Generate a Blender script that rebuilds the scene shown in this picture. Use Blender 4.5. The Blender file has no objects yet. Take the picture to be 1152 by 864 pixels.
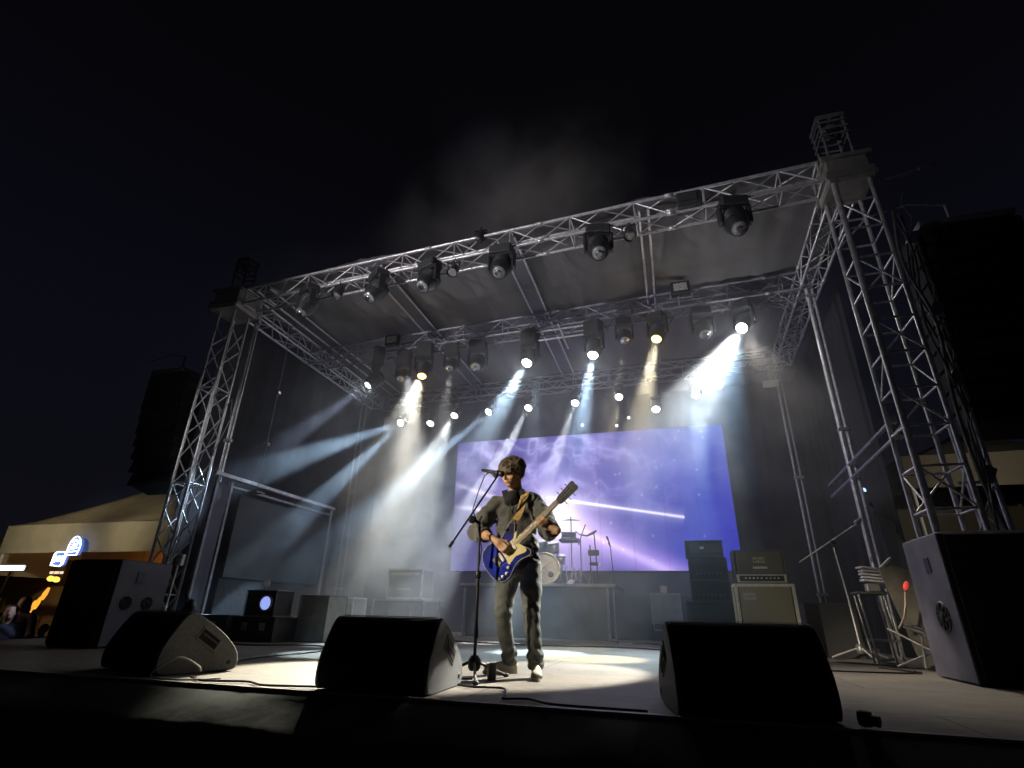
import bpy, math, random
import numpy as np
from mathutils import Vector, Matrix, noise as mnoise
random.seed(7)
rng = np.random.default_rng(5)
PI = math.pi
scene = bpy.context.scene
C = scene.collection
V = Vector

# ------------------------------------------------------------------ materials
_m = {}
def mat(name, col, rough=0.6, metal=0.0, var=0.12, scale=6.0, bump=0.0, bscale=40.0, emit=None, estr=0.0, coat=0.0, sheen=0.0, stretch=None):
    if name in _m: return _m[name]
    m = bpy.data.materials.new(name); m.use_nodes = True
    nt = m.node_tree; b = nt.nodes['Principled BSDF']
    b.inputs['Roughness'].default_value = rough; b.inputs['Metallic'].default_value = metal
    b.inputs['Coat Weight'].default_value = coat; b.inputs['Sheen Weight'].default_value = sheen
    tc = nt.nodes.new('ShaderNodeTexCoord'); src = tc.outputs['Object']
    if stretch:
        mp = nt.nodes.new('ShaderNodeMapping'); mp.inputs['Scale'].default_value = stretch
        nt.links.new(src, mp.inputs[0]); src = mp.outputs[0]
    n = nt.nodes.new('ShaderNodeTexNoise'); n.inputs['Scale'].default_value = scale; n.inputs['Detail'].default_value = 6
    nt.links.new(src, n.inputs['Vector'])
    r = nt.nodes.new('ShaderNodeValToRGB')
    c = col
    r.color_ramp.elements[0].position = .3; r.color_ramp.elements[1].position = .7
    r.color_ramp.elements[0].color = (c[0]*(1-var), c[1]*(1-var), c[2]*(1-var), 1)
    r.color_ramp.elements[1].color = (min(1,c[0]*(1+var)), min(1,c[1]*(1+var)), min(1,c[2]*(1+var)), 1)
    nt.links.new(n.outputs['Fac'], r.inputs[0]); nt.links.new(r.outputs[0], b.inputs['Base Color'])
    rr = nt.nodes.new('ShaderNodeMapRange'); rr.inputs['To Min'].default_value = max(0,rough-.1); rr.inputs['To Max'].default_value = min(1,rough+.12)
    nt.links.new(n.outputs['Fac'], rr.inputs[0]); nt.links.new(rr.outputs[0], b.inputs['Roughness'])
    if bump:
        n2 = nt.nodes.new('ShaderNodeTexNoise'); n2.inputs['Scale'].default_value = bscale; n2.inputs['Detail'].default_value = 4
        nt.links.new(src, n2.inputs['Vector'])
        bp = nt.nodes.new('ShaderNodeBump'); bp.inputs['Strength'].default_value = bump; bp.inputs['Distance'].default_value = 0.02
        nt.links.new(n2.outputs['Fac'], bp.inputs['Height']); nt.links.new(bp.outputs[0], b.inputs['Normal'])
    if emit:
        b.inputs['Emission Color'].default_value = (*emit, 1); b.inputs['Emission Strength'].default_value = estr
    _m[name] = m
    return m

ALU = mat('truss_aluminium', (.56,.55,.56), .36, .6, .22, 14, .15, 60)
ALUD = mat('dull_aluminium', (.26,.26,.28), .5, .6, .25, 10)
STEEL = mat('galvanised_steel', (.32,.32,.33), .45, .7, .25, 9)
CHROME = mat('chrome', (.7,.7,.72), .18, 1, .05)
BLK = mat('black_plastic', (.016,.016,.018), .45, 0, .3, 20, .15, 120)
BLKP = mat('black_speckle_paint', (.02,.02,.022), .5, 0, .3, 60, .5, 260)
GRYP = mat('grey_speckle_paint', (.125,.125,.12), .55, 0, .25, 50, .6, 240)
GRILLE = mat('black_grille', (.020,.020,.023), .75, 0, .5, 90, .9, 420)
CLOTH = mat('black_stage_cloth', (.010,.010,.0135), .95, 0, .35, 1.2, .5, 6, stretch=(1,1,.25))
CLOTHG = mat('charcoal_cloth', (.035,.037,.042), .9, 0, .3, 3, .4, 12)
BAFF = mat('canopy_fabric', (.15,.145,.15), .85, 0, .22, .8, .35, 3, stretch=(3,.5,1))
GLASS_OFF = mat('unlit_lens', (.35,.36,.36), .12, .3, .3, 30, coat=1)
LENSB = mat('blue_coated_lens', (.35,.42,.75), .15, .4, .3, 14, coat=1)
CASEP = mat('grey_case_panel', (.2,.21,.205), .6, 0, .2, 8)
TAN = mat('olive_grille_cloth', (.17,.155,.10), .85, 0, .12, 90, .3, 300)
TRIM = mat('worn_ivory_trim', (.42,.41,.33), .55, 0, .18, 20)
TOLEX = mat('dark_tolex', (.035,.036,.034), .55, 0, .3, 60, .5, 220)
WHT = mat('white_paint', (.75,.75,.72), .5, 0, .08, 10)
TENTC = mat('beige_tent_canvas', (.40,.33,.22), .85, 0, .15, 2.5, .4, 3)
TENTW = mat('cream_tent_valance', (.50,.45,.33), .85, 0, .1, 2, .3, 4)
TENTD = mat('brown_tent_canvas', (.16,.12,.07), .9, 0, .2, 2, .3, 3)
RUBB = mat('black_rubber_cable', (.012,.012,.012), .5, 0, .2, 10)

def glow(name, col, s):
    if name in _m: return _m[name]
    m = bpy.data.materials.new(name); m.use_nodes = True; nt = m.node_tree
    nt.nodes.clear(); o = nt.nodes.new('ShaderNodeOutputMaterial'); e = nt.nodes.new('ShaderNodeEmission')
    e.inputs[0].default_value = (*col,1); e.inputs[1].default_value = s; nt.links.new(e.outputs[0], o.inputs[0])
    _m[name] = m; return m

# ------------------------------------------------------------------ mesh builder
def rot_to(d):
    d = V(d).normalized()
    return d.to_track_quat('Z','Y').to_matrix()

class MB:
    def __init__(s): s.v=[]; s.f=[]; s.sm=[]
    def add(s, vs, fs, sm=False):
        o=len(s.v); s.v += [tuple(v) for v in vs]; s.f += [tuple(o+i for i in f) for f in fs]; s.sm += [sm]*len(fs); return s
    def box(s, c, size, R=None, bev=0.0):
        hx,hy,hz = size[0]/2,size[1]/2,size[2]/2
        if bev<=0:
            vs=[V((x*hx,y*hy,z*hz)) for x in(-1,1) for y in(-1,1) for z in(-1,1)]
            fs=[(0,1,3,2),(4,6,7,5),(0,4,5,1),(2,3,7,6),(0,2,6,4),(1,5,7,3)]
        else:
            b=min(bev,hx*.9,hy*.9,hz*.9); vs=[];idx={}
            for x in(-1,1):
                for y in(-1,1):
                    for z in(-1,1):
                        for a,(dx,dy,dz) in enumerate(((0,b,b),(b,0,b),(b,b,0))):
                            idx[x,y,z,a]=len(vs); vs.append(V((x*(hx-dx),y*(hy-dy),z*(hz-dz))))
            fs=[]
            for x in(-1,1): fs.append([idx[x,-1,-1,0],idx[x,1,-1,0],idx[x,1,1,0],idx[x,-1,1,0]][::x])
            for y in(-1,1): fs.append([idx[-1,y,-1,1],idx[-1,y,1,1],idx[1,y,1,1],idx[1,y,-1,1]][::y])
            for z in(-1,1): fs.append([idx[-1,-1,z,2],idx[1,-1,z,2],idx[1,1,z,2],idx[-1,1,z,2]][::z])
            for x in(-1,1):
                for y in(-1,1):
                    f=[idx[x,y,-1,0],idx[x,y,-1,1],idx[x,y,1,1],idx[x,y,1,0]]; fs.append(f[::-x*y])
            for x in(-1,1):
                for z in(-1,1):
                    f=[idx[x,-1,z,0],idx[x,1,z,0],idx[x,1,z,2],idx[x,-1,z,2]]; fs.append(f[::-x*z])
            for y in(-1,1):
                for z in(-1,1):
                    f=[idx[-1,y,z,1],idx[-1,y,z,2],idx[1,y,z,2],idx[1,y,z,1]]; fs.append(f[::-y*z])
            for x in(-1,1):
                for y in(-1,1):
                    for z in(-1,1):
                        f=[idx[x,y,z,0],idx[x,y,z,1],idx[x,y,z,2]]; fs.append(f[::x*y*z])
        if R is not None: vs=[R@v for v in vs]
        c=V(c); return s.add([v+c for v in vs],fs)
    def tube(s,p,q,r,n=8,r2=None,cap=True):
        p,q=V(p),V(q); r2=r if r2 is None else r2
        if (q-p).length<1e-6: return s
        R=rot_to(q-p); vs=[]
        for c,rr in((p,r),(q,r2)):
            for i in range(n):
                a=2*PI*i/n; vs.append(c+R@V((rr*math.cos(a),rr*math.sin(a),0)))
        s.add(vs,[(i,(i+1)%n,n+(i+1)%n,n+i) for i in range(n)],True)
        if cap: s.add(vs,[tuple(range(n))[::-1],tuple(range(n,2*n))])
        return s
    def path(s,pts,r,n=6):
        pts=[V(p) for p in pts]; L=len(pts); vs=[]
        up=V((0,0,1)); 
        for i,p in enumerate(pts):
            d=(pts[min(i+1,L-1)]-pts[max(i-1,0)]).normalized()
            a=d.cross(up)
            if a.length<.05: a=d.cross(V((1,0,0)))
            a.normalize(); b=a.cross(d); up=b
            rr=r[i] if isinstance(r,(list,tuple)) else r
            for k in range(n):
                t=2*PI*k/n; vs.append(p+a*math.cos(t)*rr+b*math.sin(t)*rr)
        fs=[]
        for i in range(L-1):
            for k in range(n): fs.append((i*n+k,i*n+(k+1)%n,(i+1)*n+(k+1)%n,(i+1)*n+k))
        s.add(vs,fs,True); s.add(vs[:n],[tuple(range(n))]); s.add(vs[-n:],[tuple(range(n))[::-1]])
        return s
    def lathe(s,prof,c=(0,0,0),R=None,n=20,sm=True):
        R=R or Matrix.Identity(3); c=V(c); vs=[];L=len(prof)
        for r,z in prof:
            for i in range(n):
                a=2*PI*i/n; vs.append(c+R@V((r*math.cos(a),r*math.sin(a),z)))
        fs=[(j*n+i,j*n+(i+1)%n,(j+1)*n+(i+1)%n,(j+1)*n+i) for j in range(L-1) for i in range(n)]
        s.add(vs,fs,sm)
        s.add(vs[:n],[tuple(range(n))[::-1]]); s.add(vs[-n:],[tuple(range(n))]); return s
    def prism(s,poly,h,M=None,h0=0.0,sm=False):
        """poly in xy, extruded z h0..h, placed by matrix M"""
        M=M or Matrix.Identity(4); n=len(poly)
        vs=[M@V((x,y,h0)) for x,y in poly]+[M@V((x,y,h)) for x,y in poly]
        s.add(vs,[tuple(range(n))[::-1],tuple(range(n,2*n))])
        s.add(vs,[(i,(i+1)%n,n+(i+1)%n,n+i) for i in range(n)],sm); return s
    def sph(s,c,r,n=12,sc=(1,1,1),R=None):
        prof=[(max(1e-4,math.sin(PI*j/(n//2+2)))*r,-math.cos(PI*j/(n//2+2))*r) for j in range(n//2+3)]
        R0=R or Matrix.Identity(3); S=Matrix.Diagonal(V(sc)); return s.lathe(prof,c,R0@S,n)
    def build(s,name,m,parent=None,loc=None):
        me=bpy.data.meshes.new(name); me.from_pydata(s.v,[],s.f); me.update()
        me.polygons.foreach_set('use_smooth',s.sm)
        me.materials.append(m); o=bpy.data.objects.new(name,me); C.objects.link(o)
        if parent: o.parent=parent
        if loc: o.location=loc
        return o

def fixn(o):
    import bmesh
    bm=bmesh.new(); bm.from_mesh(o.data); bmesh.ops.recalc_face_normals(bm,faces=bm.faces); bm.to_mesh(o.data); bm.free(); return o

def thing(name,label,cat,loc=(0,0,0),rz=0,group=None):
    o=bpy.data.objects.new(name,None); C.objects.link(o); o.empty_display_size=.1
    o.location=loc; o.rotation_euler=(0,0,rz); o['label']=label; o['category']=cat
    if group: o['group']=group
    return o
def tag(o,label,cat,group=None):
    o['label']=label; o['category']=cat
    if group: o['group']=group
    return o
def struct(o,kind='structure'): o['kind']=kind; return o

# ------------------------------------------------------------------ camera
F=590.0/1152*36
up=V((29,1346,-590)).normalized(); dp=V((190,-266,-590)); dp=(dp-dp.dot(up)*up).normalized(); rt=dp.cross(up)
R=Matrix((rt,dp,up))
cam=bpy.data.cameras.new('camera'); co=bpy.data.objects.new('camera',cam); C.objects.link(co)
cam.lens=F; cam.sensor_width=36; cam.clip_end=500; cam.clip_start=.05
co.matrix_world=Matrix.Translation((0,0,.44))@R.to_4x4(); scene.camera=co

# ------------------------------------------------------------------ world (night)
w=bpy.data.worlds.new('World'); scene.world=w; w.use_nodes=True; nt=w.node_tree
bg=nt.nodes['Background']
tc=nt.nodes.new('ShaderNodeTexCoord'); sx=nt.nodes.new('ShaderNodeSeparateXYZ'); nt.links.new(tc.outputs['Generated'],sx.inputs[0])
rp=nt.nodes.new('ShaderNodeValToRGB'); nt.links.new(sx.outputs[2],rp.inputs[0])
rp.color_ramp.elements[0].color=(.0038,.0038,.0056,1); rp.color_ramp.elements[1].color=(.0012,.0011,.0018,1); rp.color_ramp.elements[1].position=.75
e=rp.color_ramp.elements.new(.42); e.color=(.0024,.0025,.0052,1)
nt.links.new(rp.outputs[0],bg.inputs[0]); bg.inputs[1].default_value=1.0

# ------------------------------------------------------------------ setting
g=MB(); g.box((0,0,-1.25),(400,400,.1)); struct(g.build('ground',mat('asphalt_ground',(.05,.048,.045),.9,0,.3,.6,.4,8)))

def floor_mat():
    m=bpy.data.materials.new('worn_stage_floor'); m.use_nodes=True; nt=m.node_tree; b=nt.nodes['Principled BSDF']; N=nt.nodes.new; L=nt.links.new
    tc=N('ShaderNodeTexCoord'); 
    n=N('ShaderNodeTexNoise'); n.inputs['Scale'].default_value=.9; n.inputs['Detail'].default_value=9; n.inputs['Roughness'].default_value=.7; L(tc.outputs['Object'],n.inputs['Vector'])
    n2=N('ShaderNodeTexNoise'); n2.inputs['Scale'].default_value=14; n2.inputs['Detail'].default_value=8; n2.inputs['Roughness'].default_value=.75
    mp=N('ShaderNodeMapping'); mp.inputs['Scale'].default_value=(.5,2.2,1); L(tc.outputs['Object'],mp.inputs[0]); L(mp.outputs[0],n2.inputs['Vector'])
    r=N('ShaderNodeValToRGB'); r.color_ramp.elements[0].position=.3; r.color_ramp.elements[1].position=.72
    r.color_ramp.elements[0].color=(.165,.138,.108,1); r.color_ramp.elements[1].color=(.30,.258,.20,1); L(n.outputs['Fac'],r.inputs[0])
    r2=N('ShaderNodeValToRGB'); r2.color_ramp.elements[0].position=.34; r2.color_ramp.elements[1].position=.62
    r2.color_ramp.elements[0].color=(.55,.55,.55,1); r2.color_ramp.elements[1].color=(1,1,1,1); L(n2.outputs['Fac'],r2.inputs[0])
    mx=N('ShaderNodeMix'); mx.data_type='RGBA'; mx.blend_type='MULTIPLY'; mx.inputs[0].default_value=.8
    L(r.outputs[0],mx.inputs[6]); L(r2.outputs[0],mx.inputs[7])
    br=N('ShaderNodeTexBrick'); br.inputs['Scale'].default_value=1; br.inputs['Brick Width'].default_value=2.44; br.inputs['Row Height'].default_value=1.22; br.inputs['Mortar Size'].default_value=.006; br.offset=.5
    br.inputs['Color1'].default_value=(1,1,1,1); br.inputs['Color2'].default_value=(.86,.86,.86,1); br.inputs['Mortar'].default_value=(.15,.15,.15,1); L(tc.outputs['Object'],br.inputs['Vector'])
    m2=N('ShaderNodeMix'); m2.data_type='RGBA'; m2.blend_type='MULTIPLY'; m2.inputs[0].default_value=1; L(mx.outputs[2],m2.inputs[6]); L(br.outputs[0],m2.inputs[7])
    n3=N('ShaderNodeTexNoise'); n3.inputs['Scale'].default_value=3.2; n3.inputs['Detail'].default_value=10; n3.inputs['Roughness'].default_value=.8; n3.inputs['Distortion'].default_value=1.4; L(tc.outputs['Object'],n3.inputs['Vector'])
    r3=N('ShaderNodeValToRGB'); r3.color_ramp.elements[0].position=.36; r3.color_ramp.elements[1].position=.47; r3.color_ramp.elements[0].color=(.55,.52,.5,1); r3.color_ramp.elements[1].color=(1,1,1,1); L(n3.outputs['Fac'],r3.inputs[0])
    m3=N('ShaderNodeMix'); m3.data_type='RGBA'; m3.blend_type='MULTIPLY'; m3.inputs[0].default_value=.75; L(m2.outputs[2],m3.inputs[6]); L(r3.outputs[0],m3.inputs[7]); m2=m3
    L(m2.outputs[2],b.inputs['Base Color']); b.inputs['Roughness'].default_value=.62
    bp=N('ShaderNodeBump'); bp.inputs['Strength'].default_value=.35; bp.inputs['Distance'].default_value=.01; L(n2.outputs['Fac'],bp.inputs['Height']); L(bp.outputs[0],b.inputs['Normal'])
    return m
s=MB(); s.box((-2.4,8.5,-.03),(12.4,10.94,.06)); struct(s.build('stage_floor',floor_mat()))
# rounded carpet-covered nosing and sloping skirt in front
sk=MB(); nx=190; prof=[(3.03,.004),(3.012,.002),(2.995,-.006),(2.975,-.018),(2.95,-.034),(2.87,-.080),(2.78,-.138),(2.71,-.19),(2.66,-.34),(2.64,-1.2)]
vs=[]
for i in range(nx+1):
    x=-8.6+12.4*i/nx
    for j,(y,z) in enumerate(prof):
        k=min(1,max(0,(j-3)/3)); wv=mnoise.noise(V((x*1.7,j*.25,3)))*.05*k
        # hanging seams of the joined cloth widths
        sd=min(abs((x+2.55+.93*q)) for q in range(-5,8)); gz=-.018*math.exp(-(sd/.012)**2) if j>2 else 0
        vs.append((x,y+wv,z+gz+mnoise.noise(V((x*4,j*.6,9)))*.012*k))
n=len(prof)
sk.add(vs,[(i*n+j,i*n+j+1,(i+1)*n+j+1,(i+1)*n+j) for i in range(nx) for j in range(n-1)],True)
struct(sk.build('stage_skirt',mat('dark_skirt_cloth',(.10,.105,.095),.9,0,.3,5,.12,9)))
nb=MB()
nb.box((-2.4,3.022,.004),(12.4,.022,.014)); struct(nb.build('stage_edge_strip',mat('worn_edge_strip',(.4,.37,.32),.5,.2,.35,9)))

# black cloth walls with folds
def drape(name,a,b,z0,z1,label,amp=.05,m=CLOTH,n=160,freq=2.2):
    a,b=V((a[0],a[1],0)),V((b[0],b[1],0)); d=b-a; nn=V((-d.y,d.x,0)).normalized(); L=d.length; mb=MB(); vs=[]; nz=10
    for i in range(n+1):
        t=i/n; 
        for j in range(nz+1):
            z=z0+(z1-z0)*j/nz
            o=(mnoise.noise(V((t*L*freq,z*.12,L)))+.5*mnoise.noise(V((t*L*freq*2.7,z*.3,5))))*amp
            vs.append(a+d*t+nn*o+V((0,0,z)))
    mb.add(vs,[(i*(nz+1)+j,(i+1)*(nz+1)+j,(i+1)*(nz+1)+j+1,i*(nz+1)+j+1) for i in range(n) for j in range(nz)],True)
    # back layer gives the cloth thickness
    vs2=[V(v)+nn*.012 for v in vs]
    mb.add(vs2,[(i*(nz+1)+j,i*(nz+1)+j+1,(i+1)*(nz+1)+j+1,(i+1)*(nz+1)+j) for i in range(n) for j in range(nz)],True)
    o=mb.build(name,m); return tag(o,label,'curtain')
drape('back_curtain',(-8.5,13.9),(3.4,13.9),0,6.1,'black cloth curtain hanging behind the glowing video screen')
drape('side_curtain',(-8.35,7.3),(-8.35,13.8),0,6.0,'black cloth side curtain behind the empty window-like frame')
drape('side_curtain',(3.3,9.3),(3.3,13.8),0,6.0,'black cloth side curtain behind the stacked guitar amplifiers')
# sagging black cloth on the right beside the junk pile
mb=MB(); vs=[];n=40
for i in range(n+1):
    t=i/n; y=8.0+2.4*t; top=2.35-1.5*(1-t)**2.2
    for j in range(9):
        z=top*j/8; vs.append((2.95+.05*math.sin(t*19+j*.3)+.03*math.sin(t*43),y,z))
mb.add(vs,[(i*9+j,(i+1)*9+j,(i+1)*9+j+1,i*9+j+1) for i in range(n) for j in range(8)],True)
mb.add([(v[0]+.012,v[1],v[2]) for v in vs],[(i*9+j,i*9+j+1,(i+1)*9+j+1,(i+1)*9+j) for i in range(n) for j in range(8)],True)
tag(mb.build('draped_cloth',CLOTH),'black cloth sagging from the low metal rails beside the mic stand','cloth')

# ------------------------------------------------------------------ trusses
def truss(name,label,p0,p1,w,h,bay=.5,rc=.024,rl=.0115,group='trusses of the stage roof',mc=ALU,ml=ALU,cat='truss',style='zig',upv=(0,0,1)):
    p0,p1=V(p0),V(p1); ax=(p1-p0); L=ax.length; ax.normalize(); upv=V(upv); sd=ax.cross(upv).normalized(); u=sd.cross(ax).normalized()
    t=thing(name,label,cat,p0,0,group)
    cs=[(-w/2,-h/2),(w/2,-h/2),(w/2,h/2),(-w/2,h/2)]
    P=lambda k,s_:ax*s_+sd*cs[k%4][0]+u*cs[k%4][1]
    for k in range(4):
        cm=MB().tube(P(k,0),P(k,L),rc,8)
        for i in range(1,int(L/2.0)+1): cm.lathe([(rc*.9,-.06),(rc*1.35,-.06),(rc*1.35,.06),(rc*.9,.06)],P(k,i*2.0),rot_to(ax),8)
        cm.build('chord',mc,t)
    lac=MB(); nb_=max(2,int(round(L/bay))); b=L/nb_
    for k in range(4):
        for i in range(nb_):
            s0,s1=i*b,(i+1)*b
            if style=='zig':
                a,c=(k,k+1) if i%2==0 else (k+1,k)
                lac.tube(P(a,s0),P(c,s1),rl,6,cap=False)
                if i%2==0: lac.tube(P(k,s1),P(k+1,s1),rl,6,cap=False)
            else:
                lac.tube(P(k,s0+.02),P(k+1,s0+.02),rl*1.5,6,cap=False)
                if k in style[1]: 
                    a,c=(k,k+1) if i%2==0 else (k+1,k); lac.tube(P(a,s0),P(c,s1),rl,6,cap=False)
        lac.tube(P(k,.015),P(k+1,.015),rl*1.3,6); lac.tube(P(k,L-.015),P(k+1,L-.015),rl*1.3,6)
    lac.build('lacing',ml,t)
    return t
ZT=6.02
FL=V((-7.85,7.0,ZT)); FR=V((2.72,6.5,ZT+.03))
ML_=V((-7.9,9.55,ZT-.06)); MR_=V((2.78,9.1,ZT-.02))
RL_=V((-7.85,12.55,ZT-.05)); RR_=V((2.85,12.2,ZT-.05))
truss('front_truss','long silver box truss along the front roof edge carrying black moving heads',FL+V((.3,0,0)),FR-V((.3,0,0)),.34,.34,.5)
truss('middle_truss','silver box truss across the middle of the roof carrying the bright lamps',ML_,MR_,.34,.34,.45,mc=ALUD,ml=ALUD)
truss('rear_truss','dim rear box truss above the video screen carrying small lamps',RL_,RR_,.34,.34,.45,mc=ALUD,ml=ALUD)
truss('side_truss','silver side truss running back from the narrow left tower beside the tent',FL+V((.08,.3,-.02)),V((-7.85,12.5,ZT-.05)),.34,.34,.42)
truss('side_truss','silver side truss running back from the tall ladder-like right tower',FR+V((.02,.3,-.02)),V((2.82,12.2,ZT-.05)),.34,.34,.42)

def tower(x,y,label,cat='tower',w=.52,cage=True,rcw=.027,ladder=False,wpad=.10):
    t=thing('truss_tower',label,cat,(x,y,-1.2),0,'towers at the front of the stage')
    H=7.02; cs=[(-w/2,-w/2),(w/2,-w/2),(w/2,w/2),(-w/2,w/2)]
    for k,(a,b) in enumerate(cs):
        MB().tube((a,b,0),(a,b,H),rcw*(1.35 if ladder and k==0 else 1),10).build('chord',ALU,t)
    lac=MB(); bay=.44; nb_=int(H/bay)
    for k in range(4):
        a,b=cs[k],cs[(k+1)%4]
        for i in range(nb_):
            z0,z1=i*bay+.05,(i+1)*bay+.05
            hor = ladder or (i%4==3)
            if hor: lac.tube((*a,z1),(*b,z1),.015,6)
            if not ladder or k in(0,2) and i%2==0 or k in (1,3) and i%3==0:
                p,q=(a,b) if i%2 else (b,a); lac.tube((*p,z0),(*q,z1),.0125,6)
    lac.build('lacing',ALU,t)
    b=MB(); b.box((0,0,.02),(.95,.95,.04),bev=.006)
    for dx in(-.45,.45):
        for dy in(-.45,.45): b.tube((dx,dy,.02),(dx,dy,.22),.02,8)
    b.build('base_plate',STEEL,t)
    sl=MB(); W=w+wpad
    for z in (H+.02,H+.36): 
        sl.box((0,-W/2,z),(W+.1,.05,.06),bev=.008); sl.box((0,W/2,z),(W+.1,.05,.06),bev=.008); sl.box((-W/2,0,z),(.05,W-.05,.058),bev=.008); sl.box((W/2,0,z),(.05,W-.05,.058),bev=.008)
    # flared sleeve skirt and the panelled block
    zz=H+.06
    A=[(-W/2,-W/2),(W/2,-W/2),(W/2,W/2),(-W/2,W/2)]; B=[(1.08*x_,1.08*y_) for x_,y_ in A]
    vs=[(a_,b_,zz-.12) for a_,b_ in A]+[(a_,b_,zz) for a_,b_ in B]+[(a_,b_,zz+.05) for a_,b_ in B]+[(a_*.92,b_*.92,zz+.05) for a_,b_ in A]+[(a_*.92,b_*.92,zz+.34) for a_,b_ in A]
    sl.add(vs,[(r*4+i,r*4+(i+1)%4,(r+1)*4+(i+1)%4,(r+1)*4+i) for r in range(4) for i in range(4)]+[(16,17,18,19),(3,2,1,0)])
    sl.build('sleeve_block',mat('sleeve_aluminium',(.30,.29,.26),.5,.5,.2,9),t)
    if cage:
        c=MB(); hh=.82; ww=w*.72; z0=H+.36
        for sx_ in(-1,1):
            for sy in(-1,1):
                c.tube((sx_*ww/2,sy*ww/2,z0),(sx_*ww/2,sy*ww/2,z0+hh),.018,6)
        for z in(z0+.5,z0+.62,z0+.74,z0+.86,z0+hh):
            for p,q in(((-1,-1),(1,-1)),((1,-1),(1,1)),((1,1),(-1,1)),((-1,1),(-1,-1))):
                c.tube((p[0]*ww/2*1.15,p[1]*ww/2*1.15,z),(q[0]*ww/2*1.15,q[1]*ww/2*1.15,z),.016,6)
        c.tube((0,-ww/2*1.15,z0+hh),(0,ww/2*1.15,z0+hh),.03,8)
        c.build('head_cage',ALUD,t)
        hb=MB(); hb.box((0,0,z0+hh-.12),(.2,.1,.16),bev=.01); hb.lathe([(.06,-.02),(.07,0),(.06,.02)],(0,-.08,z0+hh-.12),rot_to((0,1,0)),14); hb.build('pulley',STEEL,t)
    return t
tl=tower(-7.93,7.05,'lattice tower with zigzag bracing standing beside the beige tent',w=.36,rcw=.024,wpad=.26)
tr=tower(2.72,6.5,'lattice tower with ladder-like rungs rising behind the tall lilac-sided loudspeaker',ladder=True,w=.42)
MB().path([(.35,-.1,6.98),(.62,-.12,7.0),(.8,-.14,7.04)],.014,6).box((.9,-.15,7.05),(.22,.02,.05),Matrix.Rotation(-.15,3,'Y')).build('outrigger_arm',STEEL,tr)
# lashings, cables down the right tower
mb=MB()
for k,(ox,oy) in enumerate(((.30,-.28),(.33,-.24),(.36,-.2),(.28,-.3))):
    pts=[(ox+.05*math.sin(i*.5+k),oy+.03*math.cos(i*.8+k),6.3-i*.18) for i in range(32)]
    mb.path(pts,.013 if k<3 else .02,5)
mb.build('cable_loom',mat('grey_cable_loom',(.11,.11,.12),.6,0,.3,6),tr)
mb=MB()
for (z,dx) in ((5.9,.42),(4.9,.4),(4.05,.36),(3.0,.34)):
    mb.box((dx,-.26,z),(.11,.06,.17),Matrix.Rotation(.5,3,'Y'),bev=.01); mb.path([(dx,-.27,z+.1),(dx+.05,-.28,z+.3),(dx-.02,-.3,z+.5),(dx+.06,-.27,z+.7)],.007,5)
mb.build('clamp_box',ALUD,tr)
# loosely hung cables on the left tower
mb=MB()
mb.path([(.34,-.26,5.0),(.5,-.27,4.86),(.62,-.28,4.62),(.55,-.28,4.3),(.42,-.27,4.02),(.36,-.27,3.6),(.46,-.28,3.3),(.4,-.27,2.9),(.3,-.27,2.4)],.008,5)
mb.path([(.34,-.26,5.05),(.6,-.28,4.75),(.78,-.3,4.98),(.86,-.3,4.6),(.7,-.3,4.1),(.5,-.3,3.2),(.4,-.3,2.2)],.009,5)
mb.build('hanging_cable',mat('grey_thin_cable',(.28,.28,.28),.5,0,.2,6),tl)

# roof canopy: ridged fabric on top of the trusses, plus flat ladder purlins
mb=MB(); nx_,ny_=120,70; vs=[]
for i in range(nx_+1):
    x=-8.05+11.05*i/nx_
    for j in range(ny_+1):
        t=j/ny_; y0=6.98-.047*(x+7.85); y=y0-.1+5.75*t
        bays=[-7.9,-5.0,-2.3,.04,2.9]
        sag=0
        for a,b in zip(bays,bays[1:]):
            if a<=x<=b: sag=-.07*math.sin(PI*(x-a)/(b-a))
        rip=.034*mnoise.noise(V((x*6.5,y*.6,0)))+.012*mnoise.noise(V((x*17,y*.9,8)))+.03*mnoise.noise(V((x*1.2,y*1.1,4)))+.03*math.exp(-((t-.33)/.02)**2)
        vs.append((x,y,ZT+.30+sag+rip))
F1=[(i*(ny_+1)+j,(i+1)*(ny_+1)+j,(i+1)*(ny_+1)+j+1,i*(ny_+1)+j+1) for i in range(nx_) for j in range(ny_)]
mb.add(vs,F1,True); mb.add([(a,b,c+.015) for a,b,c in vs],[f[::-1] for f in F1],True)
tag(mb.build('roof_canopy',BAFF),'taut grey fabric canopy stretched over the stage roof trusses','canopy')
for x,lab in ((-7.25,'flat twin-tube purlin nearest the zigzag tower under the canopy'),(-4.75,'flat twin-tube purlin second from the zigzag tower under the canopy'),(-2.2,'flat twin-tube purlin above the middle of the stage under the canopy'),(.05,'narrow twin-tube purlin nearest the ladder-like tower under the canopy')):
    wd=.3 if x<0 else .14
    y0=6.98-.047*(x+7.85)
    t=thing('roof_purlin',lab,'roof beam',(x,y0,ZT+.16),0,'purlins under the roof canopy')
    for s_ in(-1,1): MB().tube((s_*wd/2,0,0),(s_*wd/2,5.5,0),.021,8).build('tube',ALU,t)
    q=MB(); q.box((0,2.75,.012),(wd-.05,5.5,.012)); q.build('infill_strip',mat('dark_roof_strip',(.09,.09,.1),.5,.3,.2,3),t)

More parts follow.
